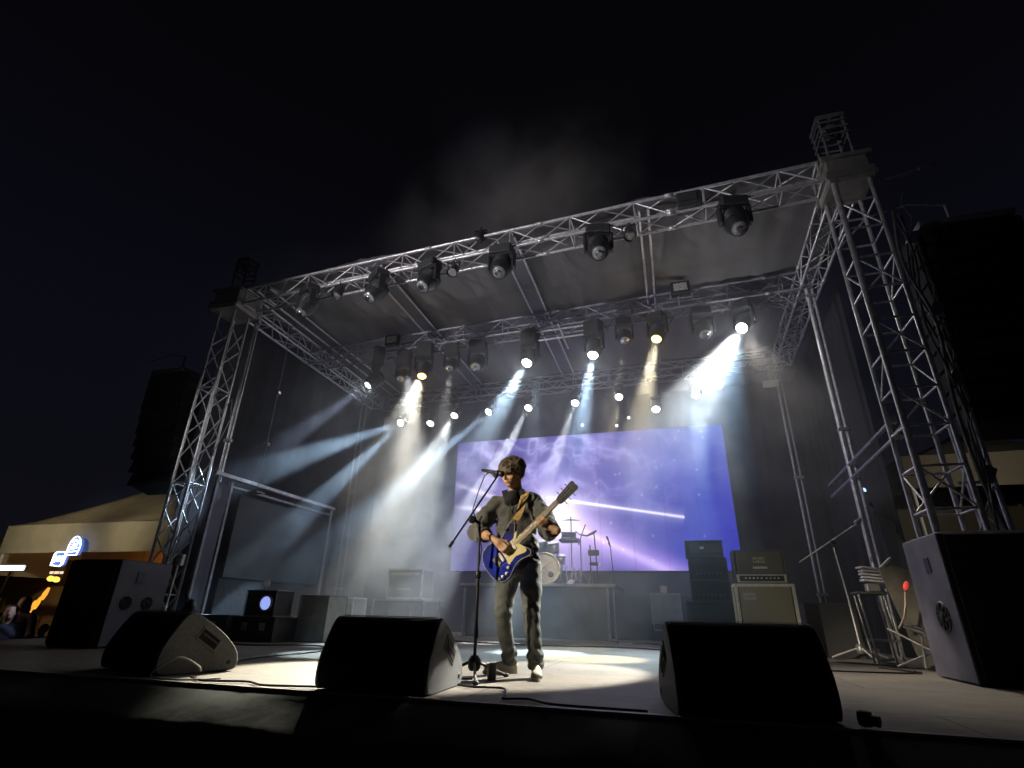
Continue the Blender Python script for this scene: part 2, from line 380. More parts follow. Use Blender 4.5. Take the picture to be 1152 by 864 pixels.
# uprights & rails
def pole(x,y,z0,z1,r,label,m=ALU,twin=0,name='support_pole',group='upright poles of the stage'):
    t=thing(name,label,'pole',(x,y,z0),0,group)
    MB().tube((0,0,0),(0,0,z1-z0),r,10).build('tube',m,t)
    if twin: MB().tube((twin,.02,0),(twin,.02,z1-z0),r*.7,10).build('brace_tube',m,t)
    MB().box((0,0,.01),(.2,.2,.02),bev=.004).build('foot',STEEL,t)
    for z in (.9,(z1-z0)*.55,(z1-z0)-.15): MB().box((twin/2 if twin else 0,0,z),(.09+abs(twin),.08,.06),bev=.01).build('clamp',STEEL,t)
    return t
pole(2.69,8.95,0,5.8,.036,'thick twin steel pole standing behind the bare boom mic stand',twin=.09)
pole(2.62,12.15,0,5.8,.03,'dim steel pole at the rear corner behind the guitar amplifiers',ALUD,twin=.1)
pole(-7.78,11.6,0,5.8,.022,'dim twin pole near the drifting smoke at the rear of the side curtain',ALUD,twin=.14)
pole(-7.45,7.15,0,5.75,.022,'thin bright pole just inside the zigzag tower',ALU,twin=.05)
pole(-6.98,7.6,2.3,5.8,.006,'very thin dark hanging line between the frame and side truss',ALUD,name='drop_line')
for z,lab in((2.62,'upper of two grey metal rails running back behind the ladder-like tower'),(2.42,'lower of two grey metal rails running back behind the ladder-like tower')):
    t=thing('guard_rail',lab,'rail',(2.62,6.85,z),0,'side guard rails')
    MB().tube((0,0,0),(.12,3.5,0),.03,10).build('tube',ALUD,t); MB().box((0,.02,0),(.09,.08,.09),bev=.01).build('clamp',STEEL,t)

# left window-like frame
t=thing('metal_goalpost','grey metal goalpost frame holding a dark glossy panel at stage side','frame',(-7.3,6.98,0),0); t.scale=(1,1.115,1.1)
MB().box((0,.03,1.15),(.05,.05,2.3),bev=.008).build('post',ALUD,t)
MB().box((0,.32,1.13),(.05,.05,2.2),bev=.006).build('post',ALUD,t)
MB().box((0,2.95,1.13),(.07,.07,2.26),bev=.008).build('post',ALUD,t)
MB().box((0,1.5,2.3),(.08,3.1,.06),bev=.008).build('top_rail',ALU,t)
MB().box((0,1.6,2.16),(.045,2.6,.04),bev=.006).build('top_rail',ALUD,t)
MB().box((.0,.17,1.13),(.02,.22,2.1)).build('side_panel',mat('grey_lilac_panel',(.07,.07,.095),.5,.2,.2,2),t)
pn=MB(); pn.box((.01,1.7,1.45),(.03,2.35,1.25),bev=.004); pn.build('screen_panel',mat('dark_glossy_panel',(.018,.02,.022),.5,.1,.5,1.5),t)
MB().box((-.02,1.7,.42),(.03,2.4,.78),bev=.004).build('lower_panel',CLOTHG,t)

# ------------------------------------------------------------------ LED screen
SX0,SX1,SZ0,SZ1,SY=-5.68,1.46,1.44,4.93,13.5
def screen():
    W,H=360,176
    t=thing('video_screen','large video screen glowing blue and violet with streaks of light','screen',((SX0+SX1)/2,SY,0))
    fr=MB(); fr.box((0,.09,(SZ0+SZ1)/2),(SX1-SX0+.02,.14,SZ1-SZ0+.02)); fr.build('cabinet',BLK,t)
    u=np.linspace(0,1,W+1); v=np.linspace(0,1,H+1); U,Vv=np.meshgrid(u,v,indexing='ij')
    # picture coordinates measured on the panel: x 0..324, y 0 (top) .. 146
    X=U*324; Y=(1-Vv)*146
    def vn(x,y,sc,seed,oct=4):
        r=np.zeros_like(x); a=1;f=sc
        for o in range(oct):
            g=np.random.default_rng(seed+o).random((64,64)); xi=x*f; yi=y*f
            x0=np.floor(xi).astype(int); y0=np.floor(yi).astype(int); fx=xi-x0; fy=yi-y0; fx=fx*fx*(3-2*fx); fy=fy*fy*(3-2*fy)
            G=lambda i,j:g[i%64,j%64]
            r+=a*(G(x0,y0)*(1-fx)*(1-fy)+G(x0+1,y0)*fx*(1-fy)+G(x0,y0+1)*(1-fx)*fy+G(x0+1,y0+1)*fx*fy-.5); a*=.5; f*=2.1
        return r
    base=np.array([.045,.05,.62]); lav=np.array([.34,.27,.90]); pale=np.array([.70,.68,1.0]); deep=np.array([.03,.03,.40])
    k=np.clip(1.05-X/300+.25*vn(X,Y,.02,1),0,1)[...,None]
    col=base*(1-k)*.9+lav*k*.42+base*.15
    lo=np.clip((Y-95)/60,0,1)[...,None]; left=np.clip((140-X)/140,0,1)[...,None]
    col=col*(1-.35*lo*left)+np.array([.36,.40,.74])*.35*lo*left*2
    # glowing haze round the origin of the rays
    cx,cy=128,92
    d=np.hypot((X-cx),(Y-cy)*1.3)
    col+= (np.exp(-(d/48)**2)*.8)[...,None]*np.array([.95,.75,1.0])
    col+= (np.exp(-(d/24)**2)*1.5)[...,None]
    def ray(ang,wd0,wd1,length,c,s,start=0):
        a=math.radians(ang); dx,dy=math.cos(a),math.sin(a); L_=(X-cx)*dx+(Y-cy)*dy; p=np.abs(-(X-cx)*dy+(Y-cy)*dx)
        wd=wd0+(wd1-wd0)*np.clip(L_/length,0,1)
        I=np.exp(-(p/wd)**2)*(L_>start)*np.clip((length-L_)/ (length*.25),0,1)*s
        return I[...,None]*np.array(c)
    col=col+ray(24,17,8,275,(.80,.52,.95),1.0)+ray(24,3,5,230,(1,.8,1),.6)
    # narrow white bar
    x0,y0,x1,y1=118,70,272,95
    dx,dy=x1-x0,y1-y0; LL=math.hypot(dx,dy); dx/=LL; dy/=LL; L_=(X-x0)*dx+(Y-y0)*dy; p=np.abs(-(X-x0)*dy+(Y-y0)*dx)
    col+= (np.exp(-(p/1.25)**2)*(L_>0)*(L_<LL)*1.9+np.exp(-(p/6)**2)*(L_>-10)*(L_<LL)*.28)[...,None]*np.array([1,.93,1])
    col=col+ray(198,3,2.4,150,(1,.85,1),1.1)+ray(187,3.5,2,150,(1,.9,1),1.2)+ray(206,6,10,150,(.7,.6,.95),.5)
    col=col+ray(60,14,30,90,(.9,.55,.95),.35)+ray(100,14,30,80,(.8,.6,.95),.3)
    # plasma filaments in the upper half
    for sd,sc,st in ((11,.016,1.0),(29,.024,.75),(47,.035,.5)):
        wx=X+26*vn(X,Y,.02,sd+3); wy=Y+26*vn(X,Y,.02,sd+7)
        n_=vn(wx,wy*1.25,sc,sd,3); rid=np.exp(-(np.abs(n_)/.045)**1.1)+.5*np.exp(-(np.abs(n_)/.13)**1.5)
        msk=np.clip(1.25-Y/95,0,1)*np.clip(1.15-X/290,.12,1)*np.clip(.35+X/90,0,1)
        col+= (rid*st*msk*.7)[...,None]*np.array([.72,.66,1.0])
        cl=np.clip(vn(X,Y,.022,sd+20),0,1); col+=(cl*msk*.45)[...,None]*lav
    # the right-hand third is a plainer, deeper blue field with faint star points
    r3=np.clip((X-180)/40,0,1)[...,None]; col=col*(1-.25*r3)+r3*.25*base*1.2
    for q in range(26):
        sx_,sy_=rng.uniform(170,320),rng.uniform(4,140); col+=(np.exp(-((X-sx_)**2+(Y-sy_)**2)/1.0)*.5)[...,None]
    col*= (1-.05*((X.astype(int)//36+Y.astype(int)//36)%2))[...,None]
    col*= (1-.14*(((X%36)<.95)|((Y%36)<.95)))[...,None]*rng.uniform(.97,1.03,X.shape)[...,None]
    col=np.clip(col,0,2.2)
    me=bpy.data.meshes.new('display'); w0,h0=SX1-SX0,SZ1-SZ0
    co_=np.stack([(U-.5)*w0,np.zeros_like(U),SZ0+Vv*h0],-1).reshape(-1,3)
    ii,jj=np.meshgrid(np.arange(W),np.arange(H),indexing='ij'); a=(ii*(H+1)+jj).ravel()
    fs=np.stack([a,a+H+1,a+H+2,a+1],-1)
    me.from_pydata(co_.tolist(),[],fs.tolist()); me.update()
    at=me.color_attributes.new('picture','FLOAT_COLOR','POINT'); rgba=np.concatenate([col.reshape(-1,3),np.ones((col.shape[0]*col.shape[1],1))],-1).astype(np.float32)
    at.data.foreach_set('color',rgba.ravel())
    m=bpy.data.materials.new('led_display'); m.use_nodes=True; nt=m.node_tree; nt.nodes.clear()
    o=nt.nodes.new('ShaderNodeOutputMaterial'); e=nt.nodes.new('ShaderNodeEmission'); a_=nt.nodes.new('ShaderNodeAttribute'); a_.attribute_name='picture'
    nt.links.new(a_.outputs['Color'],e.inputs[0]); e.inputs[1].default_value=SCREEN_E; nt.links.new(e.outputs[0],o.inputs[0])
    me.materials.append(m); ob=bpy.data.objects.new('display',me); C.objects.link(ob); ob.parent=t
SCREEN_E=.54
SM_BASE=.016
screen()
# low black cloth fascia below the screen
tag(MB().box((-2.1,13.62,.70),(8.6,.06,1.40),bev=.01).build('screen_fascia',mat('dark_fascia',(.07,.07,.085),.8,0,.25,1.5,.3,10)),'dark grey cloth-covered wall section below the video screen','panel')

# ------------------------------------------------------------------ lamps
def spot(loc,aim,power,deg,col,blend=.35,r=.06,parent=None):
    l=bpy.data.lights.new('spot_light','SPOT'); l.energy=power*2.2; l.spot_size=math.radians(deg); l.spot_blend=blend; l.color=col; l.shadow_soft_size=r
    l.cycles.max_bounces=4; o=bpy.data.objects.new('spot_light',l); C.objects.link(o); o.location=loc; o.rotation_euler=(V(aim)-V(loc)).to_track_quat('-Z','Y').to_euler(); return o
def moving_head(lens,aim,topz,label,lit=None,power=0,deg=14,col=(1,1,1),size=1.0,group='moving head lamps on the trusses',blend=.35,lens_r=None,glows=18):
    """lens: world position of the front lens, aim: target, topz: height of the truss tube it hangs from"""
    lens=V(lens); aim=V(aim); d=(aim-lens).normalized(); k=size
    L_=.40*k; r=.155*k; hc=lens-d*L_*.55
    t=thing('moving_head_lamp',label,'stage lamp',(hc.x,hc.y,topz),0,group)
    o=lambda p:V(p)-V((hc.x,hc.y,topz))
    Rm=rot_to(d); c=o(hc)
    h=MB(); h.lathe([(.02*k,-L_*.48),(.09*k,-L_*.47),(r*.86,-L_*.36),(r,-L_*.15),(r,L_*.12),(r*.92,L_*.3),(r*.74,L_*.46),(r*.72,L_*.5),(r*.6,L_*.5)],c,Rm,20)
    for a in range(-2,4): h.lathe([(r*1.0,a*.03*k),(r*1.04,a*.03*k+.006*k),(r*1.04,a*.03*k+.012*k),(r*1.0,a*.03*k+.018*k)],c-Rm@V((0,0,.05*k)),Rm,20)
    ho=h.build('head',BLK,t)
    q=MB(); rr=r*(.62 if lens_r is None else lens_r)
    q.lathe([(rr,L_*.5+.001),(rr*.9,L_*.5+.012*k),(rr*.5,L_*.5+.024*k),(.002,L_*.5+.028*k)],c,Rm,20)
    lo=q.build('lens',glow('lit_lens_%d_%d_%d'%tuple(int(x*99) for x in lit),lit,glows) if lit else GLASS_OFF,ho)
    if not lit:
        MB().lathe([(rr*.55,L_*.5+.024*k),(rr*.55,L_*.5+.034*k),(rr*.3,L_*.5+.036*k)],c,Rm,16).build('lens_ring',CHROME,ho)
    # yoke hangs so that its arms flank the head
    hz=V((d.x,d.y,0)); hz=hz.normalized() if hz.length>.05 else V((0,-1,0)); sd=V((-hz.y,hz.x,0))
    yb=min(-.17*k, c.z+ .24*k)
    Rz=Matrix((sd,hz,V((0,0,1)))).transposed()
    y=MB()
    for s_ in(-1,1):
        y.box(c+sd*s_*r*1.18+V((0,0,(yb-c.z)/2+.01)),(.045*k,.12*k,abs(yb-c.z)+.12*k),Rz,bev=.012*k)
    y.box(V((c.x,c.y,yb+.035*k)),(r*2.55,.15*k,.05*k),Rz,bev=.012*k); y.build('yoke',BLK,t)
    b=MB(); b.box(V((c.x,c.y,yb/2+.02)),(.34*k,.24*k,abs(yb)-.02*k if abs(yb)>.1 else .1*k),Rz,bev=.02*k)
    b.box(V((c.x,c.y,yb/2+.02))-Rz@V((0,.125*k,0)),(.2*k,.008,.05*k),Rz); b.build('base',BLKP,t)
    for s_ in(-1,1):
        cl=MB(); cl.tube(V((c.x,c.y,0))+sd*s_*.1*k+V((0,0,-.05)),V((c.x,c.y,0))+sd*s_*.1*k+V((0,0,.05)),.02,8); cl.lathe([(.03,-.02),(.045,-.02),(.045,.02),(.03,.02)],V((c.x,c.y,.03))+sd*s_*.1*k,rot_to(sd),12)
        cl.build('clamp',STEEL,t)
    if power:
        s_=spot(lens+d*.05*k,aim,power,deg,col,blend); s_.parent=t; s_.matrix_parent_inverse=Matrix.Identity(4); s_.location=lens+d*.05*k-V((hc.x,hc.y,topz))
    return t
def yf(x): return 6.98-.047*(x+7.85)
# unlit heads on the front truss
fm=[(-5.95,'unlit black moving head nearest the zigzag tower',(-.2,-.35)),(-4.5,'unlit black moving head second from the zigzag tower',(-.45,-.6)),
    (-3.5,'unlit black moving head third from the zigzag tower',(-.3,-.75)),(-2.2,'unlit black moving head above the guitarist on the front truss',(.0,-.7)),(-.65,'unlit black moving head second from the ladder-like tower',(.15,-.75)),(1.26,'unlit black moving head nearest the ladder-like tower',(.1,-.5))]
for x,lab,(dx,dy) in fm:
    y=yf(x)-.18; c=V((x,y,5.48)); d=V((dx,dy,-1.2)).normalized()
    moving_head(c+d*.22,c+d*3,5.86,lab,size=1.08,group='unlit moving heads on the front truss')
def par_can(p,d,label,m=BLK,group='small par lamps on the front truss'):
    t=thing('par_can_lamp',label,'stage lamp',p,0,group); d=V(d).normalized(); Rm=rot_to(d)
    MB().lathe([(.03,-.13),(.06,-.12),(.075,-.05),(.085,.06),(.095,.1),(.088,.1),(.08,.07)],(0,0,-.16),Rm,16).build('can',m,t)
    MB().lathe([(.078,.069),(.05,.078),(.01,.08)],(0,0,-.16),Rm,16).build('lens',GLASS_OFF,t)
    b=MB()
    for s_ in(-1,1): b.box((s_*.1,0,-.09),(.008,.03,.16))
    b.box((0,0,-.01),(.21,.03,.008)); b.tube((0,0,-.01),(0,0,.06),.012,8); b.build('bracket',BLK,t)
par_can((-3.05,yf(-3)-.16,5.78),(-.1,-.5,-.8),'small black par lamp between two moving heads left of the guitarist')
par_can((-.18,yf(-.2)-.16,5.82),(.1,-.4,-.9),'small black par lamp beside the second moving head from the ladder-like tower')
par_can((-5.3,yf(-5.3)-.16,5.8),(-.2,-.3,-.9),'small black par lamp near the zigzag tower end of the front truss')
par_can((-2.6,yf(-2.6)-.14,6.35),(.0,.5,.8),'small black par lamp clamped on top of the front truss')
tag(MB().box((.7,6.45,6.02),(.34,.2,.3),bev=.02).box((.7,6.34,6.05),(.22,.02,.14)).tube((.62,6.45,6.1),(.62,6.45,6.3),.015).build('power_box',BLKP),'black power distribution box strapped inside the front truss','box')
# middle truss: lit and unlit
CW=(.92,.97,1.0); BL=(.55,.78,1.0); WM=(1.0,.86,.55)
def ym(x): return 9.36-.042*(x+2.5)
GM='bright moving heads on the middle truss'
mids=[((1.54,9.0,5.20),(-1.35,4.75,0),'brightest white moving head nearest the ladder-like tower throwing a wide beam',(1,.97,.86),3600,17,(1,1,1)),
 ((.06,9.0,5.17),(-1.0,6.6,0),'warm yellow moving head on the middle truss left of the brightest lamp',WM,2600,13,(1,.62,.16)),
 ((-1.13,9.0,4.98),(-1.75,7.2,0),'cool white moving head on the middle truss above the video screen middle',BL,3400,14,(.93,.97,1)),
 ((-2.44,9.0,4.97),(-3.5,5.9,0),'cool white moving head on the middle truss directly over the guitarist',(.66,.86,1),3000,15,(.95,1,1)),
 ((-4.70,9.0,4.93),(-4.2,7.3,0),'warm orange moving head on the middle truss farthest from the ladder-like tower',(1,.85,.6),1800,15,(1,.60,.15)),
 ((-5.97,9.0,4.86),(-8.6,7.2,1.6),'small cool moving head at the tent end of the middle truss',(.6,.7,.95),700,14,(.9,.95,1))]
for p,a,lab,col,pw,dg,lc in mids:
    hl=bpy.data.lights.new('added_halo','POINT'); hl.energy=(12 if p[0]>1 else 4)*(1 if p[0]>-5 else .4); hl.color=lc if lc[2]>.3 else (1,.62,.2); hl.shadow_soft_size=.07
    ho_=bpy.data.objects.new('added_halo',hl); C.objects.link(ho_); ho_.location=V(p)+(V(a)-V(p)).normalized()*.14+V((0,-.05,0))  # small point light added at each lens to make its halo
spot((-.52,9.25,5.1),(-2.45,11.9,1.4),620,13,(1,.86,.62),.7)  # added beam brightening the drums; the head here is unlit
spot((-4.15,9.2,5.05),(-5.0,10.2,.6),420,22,(1,.95,.85),.8)  # added beam from an unlit head to brighten the amplifiers
spot((-2.3,9.25,4.95),(-2.9,11.0,.5),520,20,(.75,.92,1),.9)
spot((1.50,8.95,5.17),(-.9,6.9,0),1900,40,(.55,.80,1),1.0)
spot((1.52,8.93,5.12),(-1.2,4.45,.85),1900,8,(1,.98,.92),.5)
spot((1.52,8.95,5.14),(2.0,5.5,0),260,34,(1,.90,.76),1.0)  # extra spill added at this lamp to brighten the floor below
spot((-5.3,12.05,5.15),(-5.9,10.3,1.2),800,34,(.93,1,.93),.8)  # extra wide beam added at the rear lamp to brighten the smoke
spot((-5.0,8.95,5.0),(-5.6,10.9,2.0),900,36,(.95,1,.95),.8)
spot((-2.46,8.95,4.95),(-4.3,7.2,0),2400,15,(.6,.82,1),.5)
spot((-4.69,8.9,4.86),(-2.82,3.95,0),3300,13,(1,.95,.78),.55)
for p,a,lab,col,pw,dg,lc in mids:
    moving_head(p,a,5.76,lab,lit=lc,power=pw,deg=dg,col=col,group=GM,glows=110 if lc[2]>.3 else 6,lens_r=.58 if p[0]>-5 else .45)
for x,z,lab in ((-4.15,5.2,'unlit moving head hanging right of the orange lamp'),(-3.56,5.15,'larger unlit moving head hanging between the orange lamp and the guitarist lamp'),(-.52,5.3,'small unlit moving head hanging left of the yellow lamp'),(.9,5.2,'round unlit moving head hanging between the yellow and brightest lamps'),(-5.3,5.1,'unlit moving head among cables at the tent end of the middle truss')):
    c=V((x,ym(x)-.2,z+.05)); d=V((.1,-.75,-1)).normalized(); moving_head(c+d*.2,c+d*3,5.72,lab,size=1.05 if 'larger' in lab or 'round' in lab else .85,group='unlit moving heads on the middle truss')
def flood(p,label):
    t=thing('flood_lamp',label,'flood lamp',p,0,'square flood lamps above the middle truss')
    MB().box((0,0,0),(.34,.12,.26),bev=.015).build('housing',BLK,t)
    MB().box((0,-.066,.0),(.24,.01,.16),bev=.003).build('reflector',mat('dusty_reflector',(.5,.5,.48),.3,.5,.5,30),t)
    b=MB(); b.tube((-.19,0,.0),(-.19,0,-.2),.01,6); b.tube((.19,0,0),(.19,0,-.2),.01,6); b.tube((-.19,0,-.2),(.19,0,-.2),.01,6); b.build('bracket',STEEL,t)
flood((.58,8.75,6.05),'square flood lamp on the middle truss near the yellow lamp'); flood((-5.55,9.1,5.95),'square flood lamp on the middle truss near the tent end')
# messy cabling on the middle truss
mb=MB()
for q in range(34):
    x=rng.uniform(-7.6,2.5); y=ym(x)-.17+rng.uniform(-.05,.3); w_=rng.uniform(.2,.7); dz=rng.uniform(.06,.35)
    mb.path([(x+w_*i/8,y+.02*math.sin(i),5.86-dz*math.sin(PI*i/8)*(1+.3*math.sin(i*2+q))) for i in range(9)],rng.uniform(.006,.012),5)
tag(mb.build('truss_cabling',mat('grey_truss_cable',(.16,.16,.16),.45,0,.3,5)),'looping cables tied along the middle truss between the lamps','cables')  # plain grey for the cable sheaths
t=thing('scaffold_brace','short silver pipe ladder hanging under the middle truss above the screen','pipe',(-1.9,9.05,5.6))
MB().tube((-.35,0,.08),(.75,0,.1),.02,8).build('pipe',ALU,t); MB().tube((-.3,0,-.12),(.7,0,-.1),.02,8).build('pipe',ALU,t); MB().tube((.1,-.03,.2),(.3,-.03,-.4),.017,8).build('stem',ALU,t)
# rear truss lamps
rears=[((-6.89,12.2,5.19),(-7.7,7.0,2.2),'cool rear lamp throwing twin beams toward the side curtain',BL,3800,8,(.9,.97,1)),
 ((-5.98,12.2,5.09),(-6.3,9.0,0),'small warm rear lamp second from the tent end',WM,300,12,(1,.93,.75)),
 ((-5.30,12.2,5.26),(-6.2,8.6,0),'pale rear lamp third from the tent end',CW,1500,10,(1,.97,.85)),
 ((-4.34,12.2,5.28),(-7.2,8.0,.2),'blue-white rear lamp with a slanting beam left of the guitarist',BL,3600,8,(.92,.98,1)),
 ((-3.25,12.2,5.30),(-4.4,8.6,0),'large white rear lamp just above the guitarist',CW,3000,10,(1,1,.95)),
 ((-2.03,12.2,5.32),(-3.0,9.0,0),'white rear lamp right of the guitarist above the screen',CW,2600,9,(1,1,.92)),
 ((-.94,12.2,5.38),(-1.6,8.5,0),'warm rear lamp with a faint beam above the screen centre',WM,600,11,(1,.88,.62)),
 ((-.09,12.2,4.98),(-.6,8.8,0),'low hanging white rear lamp close above the screen edge',CW,300,10,(1,.97,.85)),
 ((.85,12.2,5.25),(.3,9.0,0),'small bluish rear lamp inside the widest beam',BL,1300,11,(.9,.97,1)),
 ((1.37,12.2,5.45),(.9,9.0,0),'warm rear lamp nearest the ladder-like tower',WM,500,11,(1,.9,.62))]
for p,a,lab,col,pw,dg,lc in rears:
    moving_head(p,a,5.72,lab,lit=lc,power=pw,deg=dg,col=col,size=.72,group='small lit lamps on the rear truss',glows=40,lens_r=.78)
spot((-6.8,12.1,5.15),(-7.0,7.6,.9),2600,7,BL,.4)
for x,z in((-1.05,4.72),(-.75,4.9),(-1.9,4.8)):
    o=MB().sph((0,0,0),.028,10).build('pilot_lamp',glow('pilot',(.9,.97,1),6)); o.location=(x,12.4,z); tag(o,'tiny white pilot lamp hanging below the rear truss','lamp','tiny pilot lamps above the screen')
    MB().tube((0,0,0),(0,0,5.75-z),.004,5).build('wire',BLK,o)
t=thing('small_floodlight','dim beige floodlight hanging at the rear corner by the ladder-like tower','flood lamp',(2.45,12.0,5.3)); MB().box((0,0,0),(.32,.1,.16),Matrix.Rotation(.3,3,'X'),bev=.01).build('housing',mat('beige_metal',(.4,.36,.3),.5,.2),t); MB().tube((0,0,.05),(0,0,.45),.012).build('bracket',STEEL,t)

# unseen front-of-house spotlight placed out in the audience to light the player's front
fx,fy,fz=-7.4,-1.3,3.9
t=thing('unseen_front_spot','unseen black front spotlight on a tall stand out in the audience','stage lamp',(fx,fy,-1.2))
MB().lathe([(.05,-.3),(.13,-.28),(.14,.2),(.16,.3),(.13,.3)],(0,0,fz+1.2),rot_to((6.1,5.6,-2.7)),18).build('head',BLK,t)
mb=MB(); mb.tube((0,0,.5),(0,0,fz+1.0),.025)
for a in(0,2.1,4.2): mb.tube((0,0,.7),(.6*math.cos(a),.6*math.sin(a),0),.018)
mb.build('stand',STEEL,t)
FOH=spot((fx+.13,fy+.3,fz-.05),(-1.27,4.3,1.15),2500,13,(1,.86,.64),.6,.08)
spot((fx+.1,fy+.3,fz+.3),(-7.9,7.0,3.3),260,15,(1,.97,.95),.9,.12)  # unseen spot added to brighten the zigzag tower
spot((fx+.12,fy+.3,fz+.3),(1.25,8.3,.9),420,11,(1,.93,.8),.9,.12)  # unseen spot added to brighten the guitar amplifiers
WASH=spot((fx+.1,fy+.3,fz+.35),(-2.4,7.3,5.9),1080,54,(.98,.94,1),.8,.15)  # unseen wash added over the front truss and canopy

# ------------------------------------------------------------------ speakers and boxes
def wedge(x,y,rz,w,label,side_m=GRYP,dep=.60,h=.405,group='floor monitor wedges along the stage front'):
    t=thing('floor_monitor',label,'floor monitor',(x,y,.002),rz,group)
    k=dep/.6; hh=h/.405
    pr=[(.03,0),(.0,.03),(-.005,.10),(.01,.18),(.10,.345),(.145,.395),(.175,.405),(.215,.395),(.40,.29),(.53,.19),(.585,.12),(.60,.05),(.57,0)]
    pr=[(a*k,b*hh) for a,b in pr]
    # smooth the outline
    def chaikin(p,n=2):
        for _ in range(n):
            q=[]
            for i in range(len(p)):
                a,b=p[i],p[(i+1)%len(p)]; q+= [(a[0]*.78+b[0]*.22,a[1]*.78+b[1]*.22),(a[0]*.22+b[0]*.78,a[1]*.22+b[1]*.78)]
            p=q
        return p
    ps=chaikin(pr,2); M=Matrix(((0,0,1,0),(1,0,0,0),(0,1,0,0),(0,0,0,1)))  # poly(x,y)->(Y,Z), extrude -> X
    fixn(MB().prism(ps,w/2-.016,M,-w/2+.016,sm=False).build('shell',GRILLE,t))
    for s_ in(-1,1):
        cx=sum(a for a,b in ps)/len(ps); cz=sum(b for a,b in ps)/len(ps)
        out=[(cx+(a-cx)*1.012,cz+(b-cz)*1.012) for a,b in ps]; out=[(a,max(0,b)) for a,b in out]
        x0,x1=(w/2-.02,w/2) if s_>0 else(-w/2,-w/2+.02)
        # side cheek with a bevelled rim
        inn=[(cx+(a-cx)*.965,cz+(b-cz)*.965) for a,b in out]
        cm=MB(); n=len(out)
        xa,xb,xc=(x0,x1-.005,x1+.004) if s_>0 else(x1,x0+.005,x0-.004)
        vs=[(xa,a,b) for a,b in out]+[(xb,a,b) for a,b in out]+[(xc,a,b) for a,b in inn]
        cm.add(vs,[(r*n+i,r*n+(i+1)%n,(r+1)*n+(i+1)%n,(r+1)*n+i) for r in range(2) for i in range(n)],True)
        cm.add(vs[2*n:],[tuple(range(n))]); cm.add(vs[:n],[tuple(range(n))[::-1]])
        ch=fixn(cm.build('side_cheek',side_m,t))
        xx=xc; hz=.19*hh; hy=.33*k; RX=Matrix.Rotation(-.55,3,'X')
        MB().box((xx,hy,hz+.03),(.012,.20*k,.105),RX,bev=.005).build('handle_rim',GRYP if side_m is GRYP else BLK,ch)
        MB().box((xx+s_*.004,hy,hz+.03),(.012,.16*k,.07),RX).build('handle_recess',mat('deep_black',(.003,.003,.003),.9),ch)
        MB().box((xx+s_*.008,hy,hz+.036),(.014,.15*k,.014),RX,bev=.004).build('handle_bar',BLK,ch)
        MB().lathe([(.016,-.005),(.016,.004),(.010,.006)],(xx,.52*k,.06),rot_to((s_,0,0)),12).build('socket',BLK,ch)
    for sx_ in(-1,1):
        for yy in(.08,.5): MB().tube((sx_*(w/2-.08),yy*k,-.004),(sx_*(w/2-.08),yy*k,.01),.018,10).build('rubber_foot',RUBB,t)
    # perforated grille lip along the top
    gl=MB(); n=int(w/.012)
    for i in range(n): gl.box((-w/2+.03+i*(w-.06)/n,.178*k,h+.003),(.006,.012,.006))
    gl.build('grille_lip',mat('grille_lip_metal',(.12,.12,.12),.4,.6),t)
    return t
w1=wedge(-3.86,3.32,-.27,.80,'wedge floor monitor nearest the tent, its pale side facing the guitarist')
w2=wedge(-1.78,3.13,.03,.72,'wedge floor monitor beside the guitarist mic stand')
w3=wedge(.315,3.10,.18,.74,'wedge floor monitor in front of the guitar amplifiers, largest in the picture',h=.42)
# jack lead at wedge 3
mb=MB(); mb.tube((.73,3.02,.05),(.78,2.99,.045),.022,10).lathe([(.03,-.02),(.035,0),(.03,.03)],(.73,3.03,.05),rot_to((1,-.5,0)),12); tag(mb.build('cable_plug',BLK),'round black plug lying against the foreground monitor','plug')

def pa(x0,y0,w,d,h,label,rz=0,holes=((.55,.62,.05),(.55,.35,.1)),side=-1,m=GRYP,port=True):
    """box speaker with a visible side panel at x0 side"""
    t=thing('stage_loudspeaker',label,'loudspeaker',(x0,y0,0),rz,'tall loudspeakers at the stage sides')
    MB().box((w/2,d/2,h/2),(w-.01,d-.01,h-.01),bev=.018).build('cabinet',GRILLE,t)
    xs=0.0 if side<0 else w
    pnl=MB().box((xs,d/2,h/2),(.02,d-.03,h-.03),bev=.006).build('side_panel',m,t)
    for (a,b,r) in holes:
        if r>.07:
            MB().lathe([(r,-.004),(r*1.06,.004),(r*.9,.01),(r*.84,.002),(r*.5,.001)],(xs+side*.01,a*d,b*h),rot_to((side,0,0)),18).build('port_ring',BLK,pnl)
            q=MB()
            for i in range(9):
                an=i*.7; q.box((xs+side*.014,a*d+math.cos(an)*r*.62,b*h+math.sin(an)*r*.62),(.02,.05,.03),Matrix.Rotation(an,3,'X'),bev=.004)
            q.lathe([(r*.4,0),(r*.42,.01),(.01,.012)],(xs+side*.012,a*d,b*h),rot_to((side,0,0)),12); q.build('handle_cup',mat('deep_black',(.003,.003,.003),.9),pnl)
        else: MB().box((xs+side*.01,a*d,b*h),(.012,.10,.13),bev=.004).build('badge_slot',BLK,pnl)
    gr=MB()
    MB().box((w/2,-.006,h/2),(w-.06,.02,h-.06),bev=.006).build('front_grille',GRILLE,t)
    return t
MLIL=mat('scuffed_lilac_grey_paint',(.13,.125,.17),.6,0,.3,4,.5,180)
pa(2.15,5.40,.95,.78,1.16,'tall dark loudspeaker with a scuffed lilac-grey side next to the mic stand',holes=((.42,.78,.05),(.38,.42,.12)),m=MLIL)
pa(-6.95,4.86,.78,.72,.94,'tall dark loudspeaker with a grey side standing before the tent',side=1,holes=((.42,.80,.05),(.66,.5,.075),(.28,.5,.075)),m=mat('grey_side_paint',(.075,.075,.09),.6,0,.25,5,.5,180))

